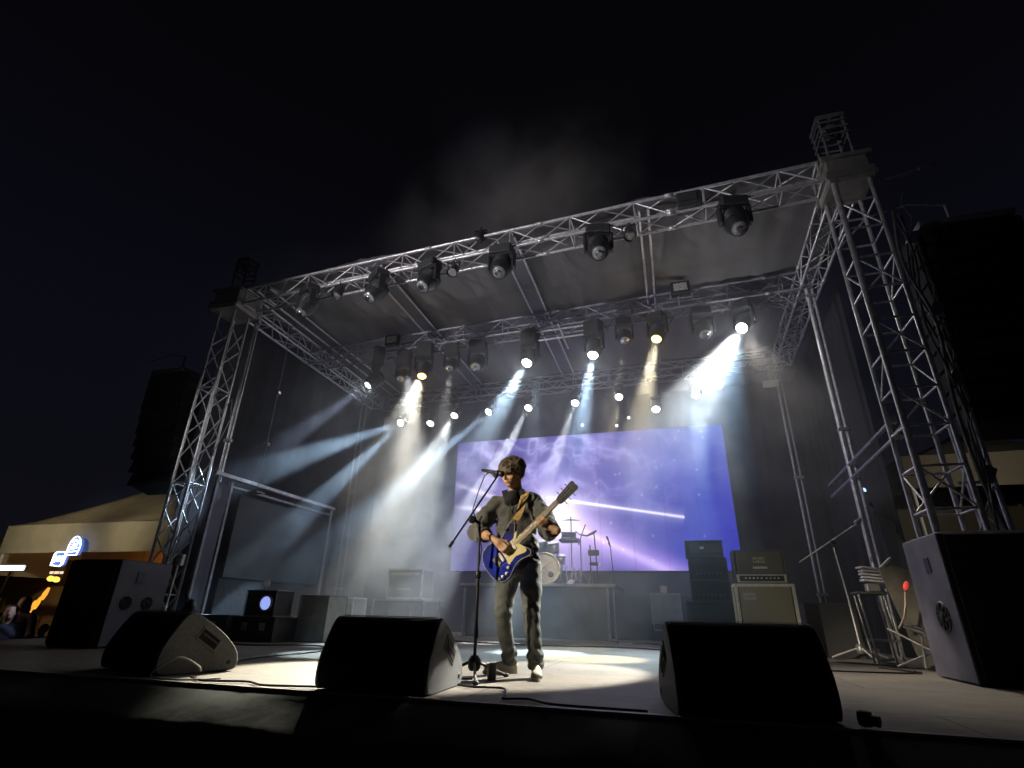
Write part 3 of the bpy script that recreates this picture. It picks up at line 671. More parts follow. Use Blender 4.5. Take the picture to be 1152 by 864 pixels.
def flight(name,label,x,y,w,d,h,m=CASEP,cat='equipment case',z=0.0,rz=0,group='equipment boxes on the stage',edge=ALU,lat=True,er=.012):
    t=thing(name,label,cat,(x,y,z),rz,group)
    MB().box((w/2,d/2,h/2),(w-.012,d-.012,h-.012),bev=.006).build('body',m,t)
    e=MB()
    for a in(0,w):
        for b in(0,d): e.box((a,b,h/2),(er*2,er*2,h),bev=.004)
    for c_ in(er,h-er):
        for b in(0,d): e.box((w/2,b,c_),(w-er*2,er*2,er*2),bev=.003)
        for a in(0,w): e.box((a,d/2,c_),(er*2,d-er*2,er*2),bev=.003)
    e.build('edging',edge,t)
    if lat:
        q=MB(); 
        for a in(.28,.72): q.box((w*a,-.012,h*.6),(.09,.014,.10),bev=.004)
        q.build('latch',STEEL,t)
    return t
EB=mat('black_edging',(.05,.05,.05),.5,.3,.3,20)
# left rear low subs
flight('subwoofer_box','low black sub box beside the zigzag tower foot',-7.15,6.85,.82,.5,.34,BLKP,'speaker box',edge=EB)
flight('subwoofer_box','low black sub box under the round-lensed effect lamp',-6.28,6.95,.70,.5,.33,BLKP,'speaker box',edge=EB)
t=flight('effect_lamp_box','dark effects box with two round lenses, one glowing blue-white',-6.20,7.0,.53,.4,.36,BLKP,'effects box',z=.334,edge=ALUD,er=.006,lat=False)
MB().lathe([(.115,0),(.12,.02),(.10,.03),(.09,.01)],(.38,-.01,.18),rot_to((0,-1,0)),20).build('lens_ring',ALUD,t)
MB().lathe([(.095,.01),(.055,.03),(.01,.035)],(.38,-.01,.18),rot_to((0,-1,0)),20).build('blue_lens',glow('dim_blue_lens',(.35,.45,1),.75),t)
MB().lathe([(.08,0),(.085,.015),(.06,.02)],(.14,-.01,.18),rot_to((0,-1,0)),18).build('dark_lens',BLK,t)
o=MB().lathe([(.02,-.05),(.05,-.04),(.055,.03),(.05,.05)],(0,0,.09),rot_to((.6,-.8,.1)),14).tube((0,0,0),(0,0,.06),.012).build('clip_lamp',WHT); o.location=(-5.97,7.1,.694); tag(o,'small white clip lamp sitting on the effects box','lamp')
flight('equipment_box','dark box right of the effects box near the smoke',-5.55,7.4,.5,.5,.64,CASEP,edge=EB,er=.006,lat=False)
t=flight('guitar_combo','slim grey combo amplifier with bright edging standing in smoke',-7.3,10.3,.86,.5,.69,CASEP,'amplifier',edge=ALU,er=.014,lat=False)
MB().box((.43,-.016,.6),(.8,.02,.10),bev=.004).build('control_panel',mat('pale_panel',(.3,.3,.28),.4,.3,.5,60),t); MB().box((.62,-.016,.28),(.02,.012,.5)).build('edge_strip',ALU,t)
t=flight('wheeled_case','wide grey flight case with pale lid under the grey combo amplifier',-5.62,9.7,1.05,.75,.65,mat('pale_case_panel',(.32,.33,.32),.6),edge=ALU,er=.016)
t=flight('combo_amplifier','grey combo amplifier with pale frame sitting on the wide case',-5.42,9.82,.72,.5,.56,mat('grey_amp_cloth',(.24,.245,.235),.8,0,.2,60),'amplifier',z=.655,edge=WHT if False else ALU,er=.016,lat=False)
MB().box((.36,-.014,.46),(.6,.012,.05)).build('control_strip',TRIM,t); MB().box((.36,-.014,.18),(.3,.01,.03)).build('name_bar',TRIM,t)
# right side racks
G='amplifier heads stacked by the screen'
for k,(z,h,lab) in enumerate(((.68,.30,'lowest of three black amplifier heads by the screen'),(.985,.33,'middle of three black amplifier heads by the screen'),(1.32,.26,'topmost of three black amplifier heads by the screen'))):
    t=flight('rack_amplifier',lab,.22+.012*(k%2)-.02*k,9.25,.56,.36,h,BLKP,'amplifier head',z=z+.004,rz=.02*(1-k),edge=EB,er=.008,lat=False,group=G)
    q=MB(); q.box((.28,-.012,h*.5),(.46,.012,h*.5),bev=.003); q.build('face_panel',BLK,t)
    q=MB()
    for i in range(7): q.lathe([(.010,0),(.009,.02),(.003,.022)],(.1+i*.06,-.018,h*.28),rot_to((0,-1,0)),8)
    q.build('knob_row',ALUD,t)
    if k==2: MB().box((.25,-.02,h*.55),(.06,.008,.04)).build('lit_display',mat('pale_window',(.5,.5,.5),.3),t)
t=flight('speaker_cabinet','black speaker cabinet under the three amplifier heads',.12,9.2,.78,.5,.675,BLKP,'speaker box',edge=EB,er=.008,lat=False)
MB().box((.39,-.008,.34),(.68,.012,.58),bev=.004).build('grille',GRILLE,t)
x0=.76
t=flight('guitar_cabinet','guitar speaker cabinet with olive grille cloth and ivory edges',x0,8.2,.71,.42,.88,TOLEX,'amplifier',edge=TRIM,er=.020,lat=False)
MB().box((.355,-.004,.44),(.64,.016,.80),bev=.004).build('grille_cloth',TAN,t)
q=MB(); q.box((.16,-.016,.72),(.16,.008,.085),bev=.004); bd=q.build('badge',mat('silver_badge',(.4,.39,.36),.4,.4,.3,60),t)
# engraved script-like strokes on the badge
q=MB(); 
for i in range(5): q.tube((.105+i*.025,-.0215,.70),(.115+i*.025,-.0215,.742 if i%2 else .725),.0035,5)
q.build('badge_letter',BLK,bd)
t=flight('valve_amplifier','dark guitar amplifier head with ivory trim, large crest badge and knob strip',x0+.03,8.27,.64,.30,.44,TOLEX,'amplifier head',z=.884,edge=TOLEX,er=.014,lat=False)
MB().box((.32,-.008,.27),(.58,.014,.29),bev=.004).build('grille_cloth',mat('dark_olive_cloth',(.07,.068,.05),.85,0,.15,80),t)
MB().box((.32,-.012,.065),(.63,.02,.105),bev=.005).build('control_frame',TRIM,t)
MB().box((.32,-.024,.065),(.56,.008,.07)).build('control_panel',BLK,t)
q=MB()
for i in range(9): q.lathe([(.013,0),(.012,.018),(.004,.02)],(.12+i*.05+(.01 if i>4 else 0),-.027,.068),rot_to((0,-1,0)),9)
q.build('knob',mat('ivory_knob',(.5,.47,.38),.4),t)
q=MB()
for (a,b,ww_,hh_) in ((.25,.30,.012,.06),(.285,.305,.012,.07),(.32,.305,.012,.06),(.355,.305,.012,.07),(.385,.30,.012,.05),(.32,.335,.15,.01),(.32,.275,.15,.01),(.27,.32,.04,.01),(.35,.32,.04,.01),(.30,.29,.04,.01)): q.box((a,-.018,b),(ww_,.008,hh_),bev=.002)
q.build('crest_badge',mat('brass_badge',(.55,.42,.2),.35,.6),t)
MB().box((.32,-.018,.205),(.18,.008,.028),bev=.002).build('name_plate',TRIM,t)
flight('speaker_cabinet','plain dark box right of the olive guitar cabinet',1.62,8.5,.62,.5,.66,BLKP,'speaker box',edge=EB,er=.006,lat=False)
# grey case with bright edges leaning by the riser
t=thing('road_case','thin-edged grey road case standing upright right of the drum riser','equipment case',(-.55,11.9,0),0,'equipment boxes on the stage')
mb=MB(); mb.box((.29,.2,.6),(.56,.36,.52),bev=.006); mb.build('body',CASEP,t)
mb=MB()
for a in(.0,.58):
    mb.box((a,.0,.6),(.02,.02,.56)); mb.box((a,.4,.6),(.02,.02,.56))
for z in(.32,.88):
    mb.box((.29,0,z),(.6,.02,.02)); mb.box((.29,.4,z),(.6,.02,.02))
mb.box((.29,-.02,.2),(.52,.02,.02)); mb.box((.03,-.02,.26),(.02,.02,.14)); mb.box((.55,-.02,.26),(.02,.02,.14)); mb.build('edging',mat('grey_case_edge',(.3,.3,.3),.4,.7),t)
MB().box((.29,.2,.14),(.5,.34,.28),bev=.01).build('wheel_tray',BLK,t)
tag(MB().box((-.28,12.0,.965),(.13,.02,.13),Matrix.Rotation(.12,3,'Y')).box((-.24,11.99,.90),(.03,.02,.05)).build('paper_note',mat('pinkish_paper',(.5,.4,.37),.8)),'small pinkish paper sheet standing on the grey road case','paper')
tag(MB().box((-1.0,12.6,.42),(2.9,.5,.84),bev=.02).build('covered_platform',mat('dark_cover_cloth',(.035,.035,.04),.9,0,.3,3,.5,10)),'long low platform covered in dark cloth behind the road case','platform')

# drum riser
t=thing('drum_riser','raised drum platform with a pale top edge and dark smoky skirt','platform',(-4.45,11.3,0))
MB().box((1.62,1.0,.98),(3.26,2.0,.08),bev=.01).build('deck',BLK,t)
MB().box((1.62,-.008,1.0),(3.30,.05,.055),bev=.008).build('front_edge',mat('pale_wood_edge',(.45,.42,.34),.6,0,.2,12),t)
for x in(.06,3.1,3.22): MB().tube((x,.03,0),(x,.03,.96),.028 if x<3.2 else .018,10).build('leg',ALU,t)
mb=MB(); vs=[];n=70
for i in range(n+1):
    for j in range(6): vs.append((.1+2.95*i/n,.06+.025*mnoise.noise(V((i*.25,j*.2,1))),.95*j/5))
mb.add(vs,[(i*6+j,(i+1)*6+j,(i+1)*6+j+1,i*6+j+1) for i in range(n) for j in range(5)],True); mb.box((1.6,.12,.47),(2.9,.02,.94)); mb.build('skirt',mat('slate_skirt_cloth',(.09,.11,.11),.9,0,.2,3,.3,8),t)

# drum kit
DY=12.0; ZD=1.025
t=thing('drum_kit','grey acoustic drum kit with one flat cymbal on the riser','drum kit',(-2.80,DY,ZD)); t.scale=(1.2,1.1,1.16)
SH=mat('grey_drum_wrap',(.11,.11,.12),.35,.1,.3,20); SK=mat('drum_skin',(.66,.62,.53),.6,0,.12,5)
bd=MB().lathe([(.28,-.2),(.29,-.2),(.29,.2),(.28,.2)],(0,.2,.30),rot_to((0,-1,0)),28).build('bass_drum',SH,t)
MB().lathe([(.305,.18),(.305,.22),(.27,.225),(.265,.21)],(0,.2,.30),rot_to((0,-1,0)),28).build('hoop',mat('drum_hoop',(.55,.5,.4),.5),bd)
MB().path([(-.15,-.01,.42),(-.02,-.012,.30),(.1,-.012,.40),(.18,-.01,.44)],.006,5).path([(-.12,-.01,.2),(.0,-.012,.33),(.08,-.012,.24)],.006,5).build('emblem_stroke',SH,bd)
MB().lathe([(.266,.205),(.1,.208),(.01,.209)],(0,.2,.30),rot_to((0,-1,0)),28).build('skin',SK,bd)
MB().lathe([(.05,.212),(.055,.218),(.035,.222)],(.13,.2,.20),rot_to((0,-1,0)),14).build('port_hole',SH,bd)
def drum(x,y,z,r,h,tilt=(0,-.3,1),name='tom_drum'):
    d=MB().lathe([(r,-h/2),(r*1.0,h/2),(r*.96,h/2)],(x,y,z),rot_to(tilt),20).build(name,SH,t)
    for q in(-1,1): MB().lathe([(r*1.03,q*h/2-.01),(r*1.03,q*h/2+.01)],(x,y,z),rot_to(tilt),20).build('rim',CHROME,d)
    MB().lathe([(r*.97,h/2+.004),(.01,h/2+.006)],(x,y,z),rot_to(tilt),20).build('skin',SK,d)
drum(-.10,.1,.72,.15,.2); drum(.12,.14,.70,.14,.18); drum(-.42,.3,.35,.2,.36,(0,-.05,1)); drum(.29,.1,.48,.09,.14,(.2,-.3,1))
drum(.45,.15,.93,.14,.1,(.05,-.1,1),'snare_drum')
def stand(x,y,h,par,r=.012,m=STEEL,spread=.22,name='stand'):
    b=MB(); b.tube((x,y,.12),(x,y,h),r,8)
    for a in(.5,2.6,4.7): b.tube((x,y,.25),(x+spread*math.cos(a),y+spread*math.sin(a),.01),r*.8,6)
    return b.build(name,m,par)
stand(.48,.25,1.30,t); MB().lathe([(.01,.0),(.05,.012),(.19,-.008),(.19,-.012),(.05,.004)],(.48,.25,1.24),rot_to((.03,-.12,1)),24).build('cymbal',mat('dark_cymbal',(.13,.12,.10),.35,.6),t)
MB().box((.48,.1,.82),(.40,.26,.07),bev=.03).build('drum_pad',BLKP,t)
stand(.66,.2,.8,t); MB().path([(.62,.2,.75),(.7,.15,.95),(.78,.1,1.12)],.01).build('mic_arm',BLK,t)
mb=MB()
for q in range(9):
    x=.15+q*.09; mb.tube((x,.05+.03*(q%3),0),(x+.1*math.sin(q*2),.1,.25+.12*math.sin(q*1.7)**2),.01,6)
mb.box((.5,-.05,.05),(.12,.3,.03),Matrix.Rotation(.3,3,'X'),bev=.008); mb.build('pedal_hardware',STEEL,t)
t=thing('pad_stand','black stand with two flat pads and a curved arm beside the drums','stand',(-1.72,DY+.1,ZD))
MB().tube((-.06,0,0),(-.06,0,.85),.014).build('pole',BLK,t); MB().tube((.10,0,0),(.04,0,1.12),.014).build('pole',BLK,t)
MB().box((.02,-.03,.68),(.24,.1,.12),bev=.02).build('pad',BLKP,t); MB().box((.02,-.03,.45),(.20,.08,.07),bev=.02).build('pad',BLKP,t)
MB().path([(-.38,0,1.16),(-.28,0,1.08),(-.12,0,1.05),(.0,0,1.10),(.1,0,1.16)],[.008,.012,.02,.03,.02],8).build('curved_arm',BLK,t)
def mic(b,p,d,L=.17,par=None):
    d=V(d).normalized(); m1=MB().lathe([(.011,-L*.75),(.012,-L*.7),(.021,0),(.026,.004),(.026,.02),(.021,.022)],p,rot_to(d),14).build('microphone_body',BLK,par)
    MB().sph(V(p)+d*.045,.027,14,(1,1,1.15),rot_to(d)).build('microphone_grille',mat('steel_mesh',(.1,.1,.1),.4,.8,.5,300),m1); return m1
t=thing('microphone_stand','thin black microphone stand right of the drum kit','mic stand',(-1.42,12.9,0),0,'microphone stands')
mb=MB(); mb.tube((.1,0,.1),(.0,0,1.95),.011,8)
for a in(.5,2.6,4.7): mb.tube((.1,0,.2),(.1+.25*math.cos(a),.25*math.sin(a),.01),.009,6)
mb.build('pole',BLK,t); mic(None,(-.05,0,2.1),(-.35,-.3,1),par=t); MB().tube((0,0,1.93),(-.04,0,2.02),.02).build('mic_clip',BLK,t)

# singer's boom stand
t=thing('boom_microphone_stand','black boom mic stand in front of the guitarist, mic at his face','mic stand',(-1.46,4.03,0),0,'microphone stands')
mb=MB(); mb.tube((0,0,.10),(0,0,.72),.0125,12); mb.tube((0,0,.70),(-.005,.0,1.11),.009,12); mb.build('pole',BLK,t)
MB().lathe([(.03,-.05),(.045,-.03),(.045,.02),(.025,.05)],(0,0,.11),None,16).build('leg_hub',BLKP,t)
for a in(math.radians(175),math.radians(-68),math.radians(62)):
    l=MB().path([(0,0,.13),(.14*math.cos(a),.14*math.sin(a),.075),(.31*math.cos(a),.31*math.sin(a),.02)],.011,8).build('leg',BLK,t)
    MB().sph((.32*math.cos(a),.32*math.sin(a),.018),.02,10,(1.3,1,.8)).build('rubber_foot',RUBB,l)
MB().lathe([(.012,-.03),(.022,-.02),(.022,.02),(.012,.03)],(0,0,.71),None,12).build('height_clutch',BLK,t)
q=MB(); q.tube((-.005,0,1.10),(-.05,-.04,1.12),.014,8); q.lathe([(.02,-.02),(.03,-.015),(.03,.015),(.02,.02)],(-.055,-.045,1.12),rot_to((.3,-1,0)),12); q.tube((.0,-.02,1.12),(.03,-.06,1.14),.008,6); q.build('boom_clutch',BLK,t)
a_=V((-.205,-.115,.905)); b_=V((.10,.10,1.50))
MB().tube(a_,b_,.008,10).build('boom_arm',BLK,t); MB().tube(a_,a_+(b_-a_)*.07,.013,10).build('counterweight',BLK,t)
MB().tube((.09,.09,1.49),(.06,.09,1.53),.018,10).build('mic_clip',BLK,t); mic(None,(.085,.10,1.525),(1,.18,-.22),.17,par=t)
MB().path([(.05,.09,1.54),(.0,.06,1.5),(-.03,.0,1.35),(-.06,-.03,1.2),(-.02,-.02,1.1),(.02,0,.9),(-.018,0,.6),(.018,0,.3),(-.03,.02,.06)],.0045,6).build('cable',RUBB,t)
# cup
tag(MB().lathe([(.032,0),(.040,.10),(.043,.105),(.038,.105),(.031,.006)],(-1.36,4.13,.003),None,18).build('drinking_cup',mat('dark_grey_cup',(.06,.06,.06),.4)),'small dark cup on the floor beside the boom stand hub','cup')
# effect cables
def cable(name,pts,r,label,m=RUBB,group='cables on the stage floor'):
    # smooth via Catmull-Rom
    P=[V(p) for p in pts]; P=[P[0]]+P+[P[-1]]; out=[]
    for i in range(1,len(P)-2):
        for k in range(8):
            u=k/8; p0,p1,p2,p3=P[i-1:i+3]; out.append(.5*((2*p1)+(p2-p0)*u+(2*p0-5*p1+4*p2-p3)*u*u+(3*p1-p0-3*p2+p3)*u**3))
    out.append(P[-2]); return tag(MB().path(out,r,6).build(name,m),label,'cable',group)
cable('floor_cable',[(-1.46,4.0,.012),(-1.6,3.85,.012),(-1.35,3.6,.012),(-1.12,3.62,.012),(-1.02,3.35,.012),(-.98,3.2,.012),(-.85,3.24,.012),(-.7,3.12,.012),(-.45,3.1,.012),(-.2,3.1,.012)],.007,'black cable snaking from the boom stand along the stage edge')
cable('floor_cable',[(-3.2,3.25,.012),(-2.95,3.12,.012),(-2.7,3.2,.012),(-2.5,3.1,.012),(-2.3,3.14,.012),(-2.1,3.2,.012)],.007,'black cable linking the tent-side monitor to the next monitor')
cable('floor_cable',[(-3.32,3.45,.02),(-3.20,3.3,.07),(-3.25,3.18,.13),(-3.33,3.12,.08),(-3.4,3.12,.02),(-3.25,3.08,.012),(-3.05,3.12,.012),(-2.95,3.25,.012)],.006,'pale grey lead looping out of the tent-side monitor',m=mat('pale_lead',(.4,.4,.38),.5))
cable('floor_cable',[(1.9,6.9,.012),(2.1,6.4,.012),(1.5,6.2,.012),(.9,6.3,.012)],.008,'thin cable on the floor beside the lilac-sided loudspeaker')
cable('floor_cable',[(2.5,8.4,.012),(2.2,7.9,.012),(2.3,7.4,.012),(2.0,6.9,.012),(2.08,6.5,.012)],.01,'black cable winding behind the lilac-sided loudspeaker')
cable('floor_cable',[(1.5,7.6,.012),(1.9,7.4,.012),(2.3,7.1,.012),(2.5,6.6,.012)],.01,'black cable crossing under the bare boom stand')

cable('floor_cable',[(-4.4,9.6,.012),(-3.4,8.9,.012),(-2.2,8.6,.012),(-1.0,8.9,.012),(.2,8.5,.012),(.9,8.7,.012)],.012,'long thin cable crossing the rear floor between the riser and the guitarist')
cable('floor_cable',[(-1.3,11.0,.012),(-1.0,10.4,.012),(-.6,10.5,.012),(-.2,9.9,.012),(.2,9.3,.012)],.012,'thin cable running from the riser corner to the stacked amplifiers')
cable('floor_cable',[(-6.2,6.7,.012),(-5.4,6.2,.012),(-4.6,6.6,.012),(-4.0,5.9,.012),(-3.9,4.6,.012),(-3.6,3.95,.012)],.010,'black cable curving over the floor to the tent-side monitor')
# right bare boom stand (no mic)
t=thing('bare_boom_stand','chrome boom stand without a microphone in front of the twin pole','mic stand',(2.16,8.4,0),0,'microphone stands')
mb=MB(); mb.tube((0,0,.12),(-.02,0,.75),.013,10); mb.tube((-.02,0,.72),(-.06,0,1.36),.010,10); mb.build('pole',mat('satin_chrome',(.75,.74,.7),.35,.45,.1,10),t)
MB().lathe([(.03,-.06),(.06,-.04),(.06,.03),(.03,.06)],(0,0,.12),None,14).build('leg_hub',STEEL,t)
for a in(math.radians(195),math.radians(-85),math.radians(30)):
    MB().path([(0,0,.14),(.38*math.cos(a),.38*math.sin(a),.02)],.011,8).build('leg',mat('satin_chrome',(.75,.74,.7),.35,.45,.1,10),t)
MB().tube((-.52,0,1.17),(.27,0,1.66),.008,10).build('boom_arm',mat('satin_chrome',(.75,.74,.7),.35,.45,.1,10),t); MB().lathe([(.03,-.03),(.035,0),(.03,.03)],(-.06,-.02,1.42),rot_to((0,1,0)),14).build('boom_clutch',BLK,t)
q=MB(); q.lathe([(.02,-.03),(.04,-.02),(.04,.03),(.02,.04)],(.29,0,1.68),rot_to((.85,0,.5)),14); q.sph((.33,0,1.72),.03); q.build('clip_end',STEEL,t)

# junk pile behind lilac loudspeaker
t=thing('stacked_stool','narrow metal-legged stool stacked with folded stand parts','stool',(2.0,7.3,0))
q=MB(); q.box((.10,.1,.735),(.30,.3,.03),bev=.008); q.build('seat',BLKP,t)
for a in((-.03,0),(.22,0),(-.01,.24),(.22,.24)): MB().tube((a[0],a[1],.73),(a[0]+(.05 if a[0]>0 else .06),a[1],0.0),.011,8).build('leg',STEEL,t)
MB().box((.14,.1,.25),(.26,.26,.02)).build('shelf',mat('grey_shelf',(.14,.14,.13),.6),t)
tag(MB().box((2.16,7.4,.80),(.14,.1,.09),bev=.01).build('metal_bracket',STEEL),'small metal bracket lying on the narrow stool','bracket')
o=MB()
for k in range(5): o.box((2.17+.02*math.sin(k*3),7.42,.87+k*.035),(.20,.16,.022),Matrix.Rotation(.15*math.sin(k*5),3,'Z')@Matrix.Rotation(.1,3,'Y'),bev=.004)
tag(o.build('folded_papers',mat('bluish_white_card',(.55,.55,.62),.6,0,.15,20)),'messy pile of pale cards on top of the narrow stool','papers')
tag(MB().lathe([(.018,-.09),(.02,.05),(.012,.09)],(2.36,7.42,1.07),rot_to((.8,0,.7)),10).build('white_tube',WHT),'short white tube poking up from the card pile','tube')
# boards leaning
t=thing('leaning_panel','scuffed olive panel leaning behind the lilac-sided loudspeaker','panel',(2.28,7.15,0),0)
M=Matrix.Rotation(-.04,4,'Y')@Matrix.Rotation(PI/2,4,'X')
fixn(MB().prism([(.10,0),(.75,0),(.62,.5),(.55,.8),(.10,1.02),(-.05,1.0)],.02,M,-.02).build('board',mat('scuffed_olive_board',(.12,.115,.095),.7,0,.5,5),t))
q=MB(); q.box((.35,-.04,.78),(.18,.01,.08),Matrix.Rotation(.5,3,'Y')); q.box((.42,-.04,.30),(.12,.01,.04),Matrix.Rotation(.9,3,'Y')); q.box((.48,-.04,.16),(.08,.01,.05)); q.build('black_patch',BLK,t)
t=thing('curved_mirror_rim','bright curved metal rim lying at the foot of the leaning panel','metal rim',(2.20,6.95,0))
MB().path([(.02+.34*math.sin(a),-.02,.40-.36*(1-math.cos(a))) for a in [i*.14 for i in range(9)]],[.012,.025,.035,.04,.042,.04,.035,.025,.012],10).build('rim',CHROME,t)
q=MB(); q.tube((-.12,0,.02),(.45,.05,.25),.012,6); q.tube((.45,-.2,.02),(-.1,.1,.38),.012,6); q.tube((.1,-.1,.02),(.2,.1,.3),.012,6); q.build('tripod_leg',STEEL,t)
t=thing('gooseneck_microphone','bent gooseneck microphone with a red foam ball given a faint glow','microphone',(2.19,6.98,.38))
MB().path([(0,0,0),(.07,0,.10),(.12,0,.24),(.145,0,.36)],[.012,.011,.011,.012],8).build('gooseneck',mat('worn_copper_neck',(.35,.25,.2),.4,.6),t)
MB().sph((.165,0,.42),.024,14,(1,1,2.1),Matrix.Rotation(.4,3,'Y')).build('red_foam_glow',mat('red_foam_glow',(.9,.06,.05),.6,0,.1,30,emit=(1,.08,.06),estr=.35),t)  # slight emission added to the foam, which is no lamp
# black bag by left tower
mb=MB(); mb.sph((0,0,.22),.22,18,(.8,.7,1.0)); mb.sph((.08,-.05,.38),.13,14,(.7,.6,1.2)); mb.sph((-.1,0,.1),.16,14); mb.path([(-.05,0,.45),(.02,-.1,.6),(.1,-.05,.45)],.012)
o=mb.build('crumpled_cover',mat('shiny_black_vinyl',(.015,.015,.017),.3,0,.3,8,1,9)); o.location=(-5.95,5.75,.0); tag(o,'crumpled black vinyl cover beside the grey-sided loudspeaker','cover')
t=thing('socket_post','white double socket box on a thin white rod by the tower','socket',(-7.26,6.6,.0)); MB().tube((0,0,0),(.04,0,1.0),.014).build('rod',WHT,t); q=MB(); q.box((.06,0,1.09),(.12,.06,.16),bev=.008); q.build('socket_box',WHT,t)
q=MB(); 
for a in(-.025,.025):
    for b in(-.04,.04): q.box((.06+a,-.033,1.09+b),(.03,.006,.045))
q.build('socket_face',GLASS_OFF,t)
# floor scraps
tag(MB().box((-2.4,12.4,.02),(.2,.1,.04),Matrix.Rotation(.4,3,'Z')).build('paper_scrap',WHT) ,'white paper scrap on the floor at the riser foot','paper')
tag(MB().box((-.95,10.2,.012),(.22,.06,.02),Matrix.Rotation(.2,3,'Z')).build('paper_scrap',WHT),'small white paper scrap on open floor right of the riser','paper')

# ------------------------------------------------------------------ line arrays
def line_array(x,y,z0,z1,w,label,n=10,curve=.5,m=mat('array_black',(.0035,.0035,.005),.95),rz=0,sm=None):
    t=thing('line_array',label,'hanging loudspeaker',(x,y,z1),rz,'hanging line arrays'); h=(z1-z0)/n
    for i in range(n):
        a=-curve*(i/n)**1.6*.6; yy=curve*.6*(i/n)**2
        c=MB().box((0,yy,-h*(i+.5)),(w,.52,h*.95),Matrix.Rotation(a,3,'X'),bev=.02).build('cabinet',m,t)
        MB().box((0,yy-.27,-h*(i+.5)),(w*.9,.02,h*.8),Matrix.Rotation(a,3,'X')).build('grille',GRILLE,c)
        for s_ in(-1,1):
            MB().box((s_*(w/2+.012),yy,-h*(i+.5)),(.02,.42,h*.85),Matrix.Rotation(a,3,'X'),bev=.005).build('side_plate',sm or m,c)
    MB().box((0,0,.05),(w*.9,.6,.08),bev=.01).tube((0,0,.08),(0,0,.5),.02).build('fly_bar',ALUD,t)
    MB().path([(0,0,.5),(-.4,0,.6),(-1.0,.05,.52)],.01).build('sling',ALUD,t)
line_array(-9.45,7.5,2.5,4.75,.95,'hanging black line array left of the zigzag tower over the tent',9,sm=mat('grey_rain_cover',(.13,.13,.15),.5,0,.4,3,.8,6))
mb=MB(); mb.tube((-8.83,7.3,4.42),(-8.5,7.3,4.36),.07,14); tag(mb.build('rolled_sheet',mat('pale_roll',(.25,.25,.26),.5)),'pale rolled sheet tied at the top of the hanging array near the tent','roll')
line_array(3.95,6.9,2.45,5.1,1.15,'huge black line array hanging beside the ladder-like tower',10,.3)
t=thing('outer_pole','bright steel pole under the huge black line array','pole',(3.06,6.62,-1.2),0,'upright poles of the stage')
MB().tube((0,0,0),(0,0,3.75),.034,10).build('tube',ALU,t); MB().tube((.2,-.05,0),(.2,-.05,3.75),.024,10).build('tube',ALU,t)
q=MB()
for z in(1.6,2.3,3.0): q.tube((-.1,0,z),(.22,-.05,z),.016,6)
q.tube((-.1,0,2.4),(.2,-.05,3.0),.012,6); q.tube((-.1,0,2.9),(.2,-.05,2.4),.012,6); q.build('rung',ALU,t)

# ------------------------------------------------------------------ tents, sign, crowd on the left
def marquee(x0,x1,y0,y1,ze,zp,label,ground=-1.2,m=TENTC,mv=TENTW,val=.95,group='event tents beyond the stage'):
    t=thing('event_tent',label,'tent',((x0+x1)/2,(y0+y1)/2,ground),0,group); cx,cy=(x0+x1)/2,(y0+y1)/2
    q=MB(); N=26; vs=[]
    for i in range(N+1):
        for j in range(N+1):
            u,v=i/N*2-1,j/N*2-1; r=max(abs(u),abs(v)); z=ze+(zp-ze)*(1-r)**1.25+.04*mnoise.noise(V((u*3+x0,v*3,1)))
            vs.append((u*(x1-x0)/2,v*(y1-y0)/2,z-ground))
    fs=[(i*(N+1)+j,(i+1)*(N+1)+j,(i+1)*(N+1)+j+1,i*(N+1)+j+1) for i in range(N) for j in range(N)]
    q.add(vs,fs,True); q.add([(a,b,c-.02) for a,b,c in vs],[f[::-1] for f in fs],True); q.build('roof',m,t)
    for (a,b,c,d) in((x0,y0,x1,y0),(x1,y0,x1,y1),(x0,y1,x1,y1),(x0,y0,x0,y1)):
        q=MB(); vs=[]; K=30; dx,dy=(c-a)/K,(d-b)/K; L_=math.hypot(c-a,d-b); nx_,ny2=-(d-b)/L_,(c-a)/L_
        for i in range(K+1):
            for j in range(4):
                o=.03*mnoise.noise(V((i*.35,j*.3,a)))+.01; vs.append((a+dx*i-cx+nx_*o,b+dy*i-cy+ny2*o,ze-ground-val*j/3))
        q.add(vs,[(i*4+j,(i+1)*4+j,(i+1)*4+j+1,i*4+j+1) for i in range(K) for j in range(3)],True)
        q.add([(p[0]+nx_*.01,p[1]+ny2*.01,p[2]) for p in vs],[(i*4+j,i*4+j+1,(i+1)*4+j+1,(i+1)*4+j) for i in range(K) for j in range(3)],True)
        q.build('valance',mv,t)
    for a in(x0+.08,x1-.08):
        for b in(y0+.08,y1-.08): MB().tube((a-cx,b-cy,0),(a-cx,b-cy,ze-ground),.045,10).build('leg',WHT,t)
    return t,cx,cy
t1,cx,cy=marquee(-20.4,-13.6,12,17,2.72,4.55,'beige peaked tent with cream valance behind the crowd',val=.85)
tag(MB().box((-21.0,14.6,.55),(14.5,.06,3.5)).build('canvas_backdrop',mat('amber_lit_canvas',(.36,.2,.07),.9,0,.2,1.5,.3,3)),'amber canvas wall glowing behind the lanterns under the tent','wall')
MB().path([(-2.6,-2.45,2.7),(-2.9,-2.45,1.2),(-3.1,-2.45,0)],.03).build('dark_strut',BLK,t1)
tl_=bpy.data.lights.new('tent_lamp','POINT'); tl_.energy=42; tl_.color=(1,.55,.16); tl_.shadow_soft_size=.12
o=bpy.data.objects.new('tent_lamp',tl_); C.objects.link(o); o.location=(-15.9,13.2,1.15)
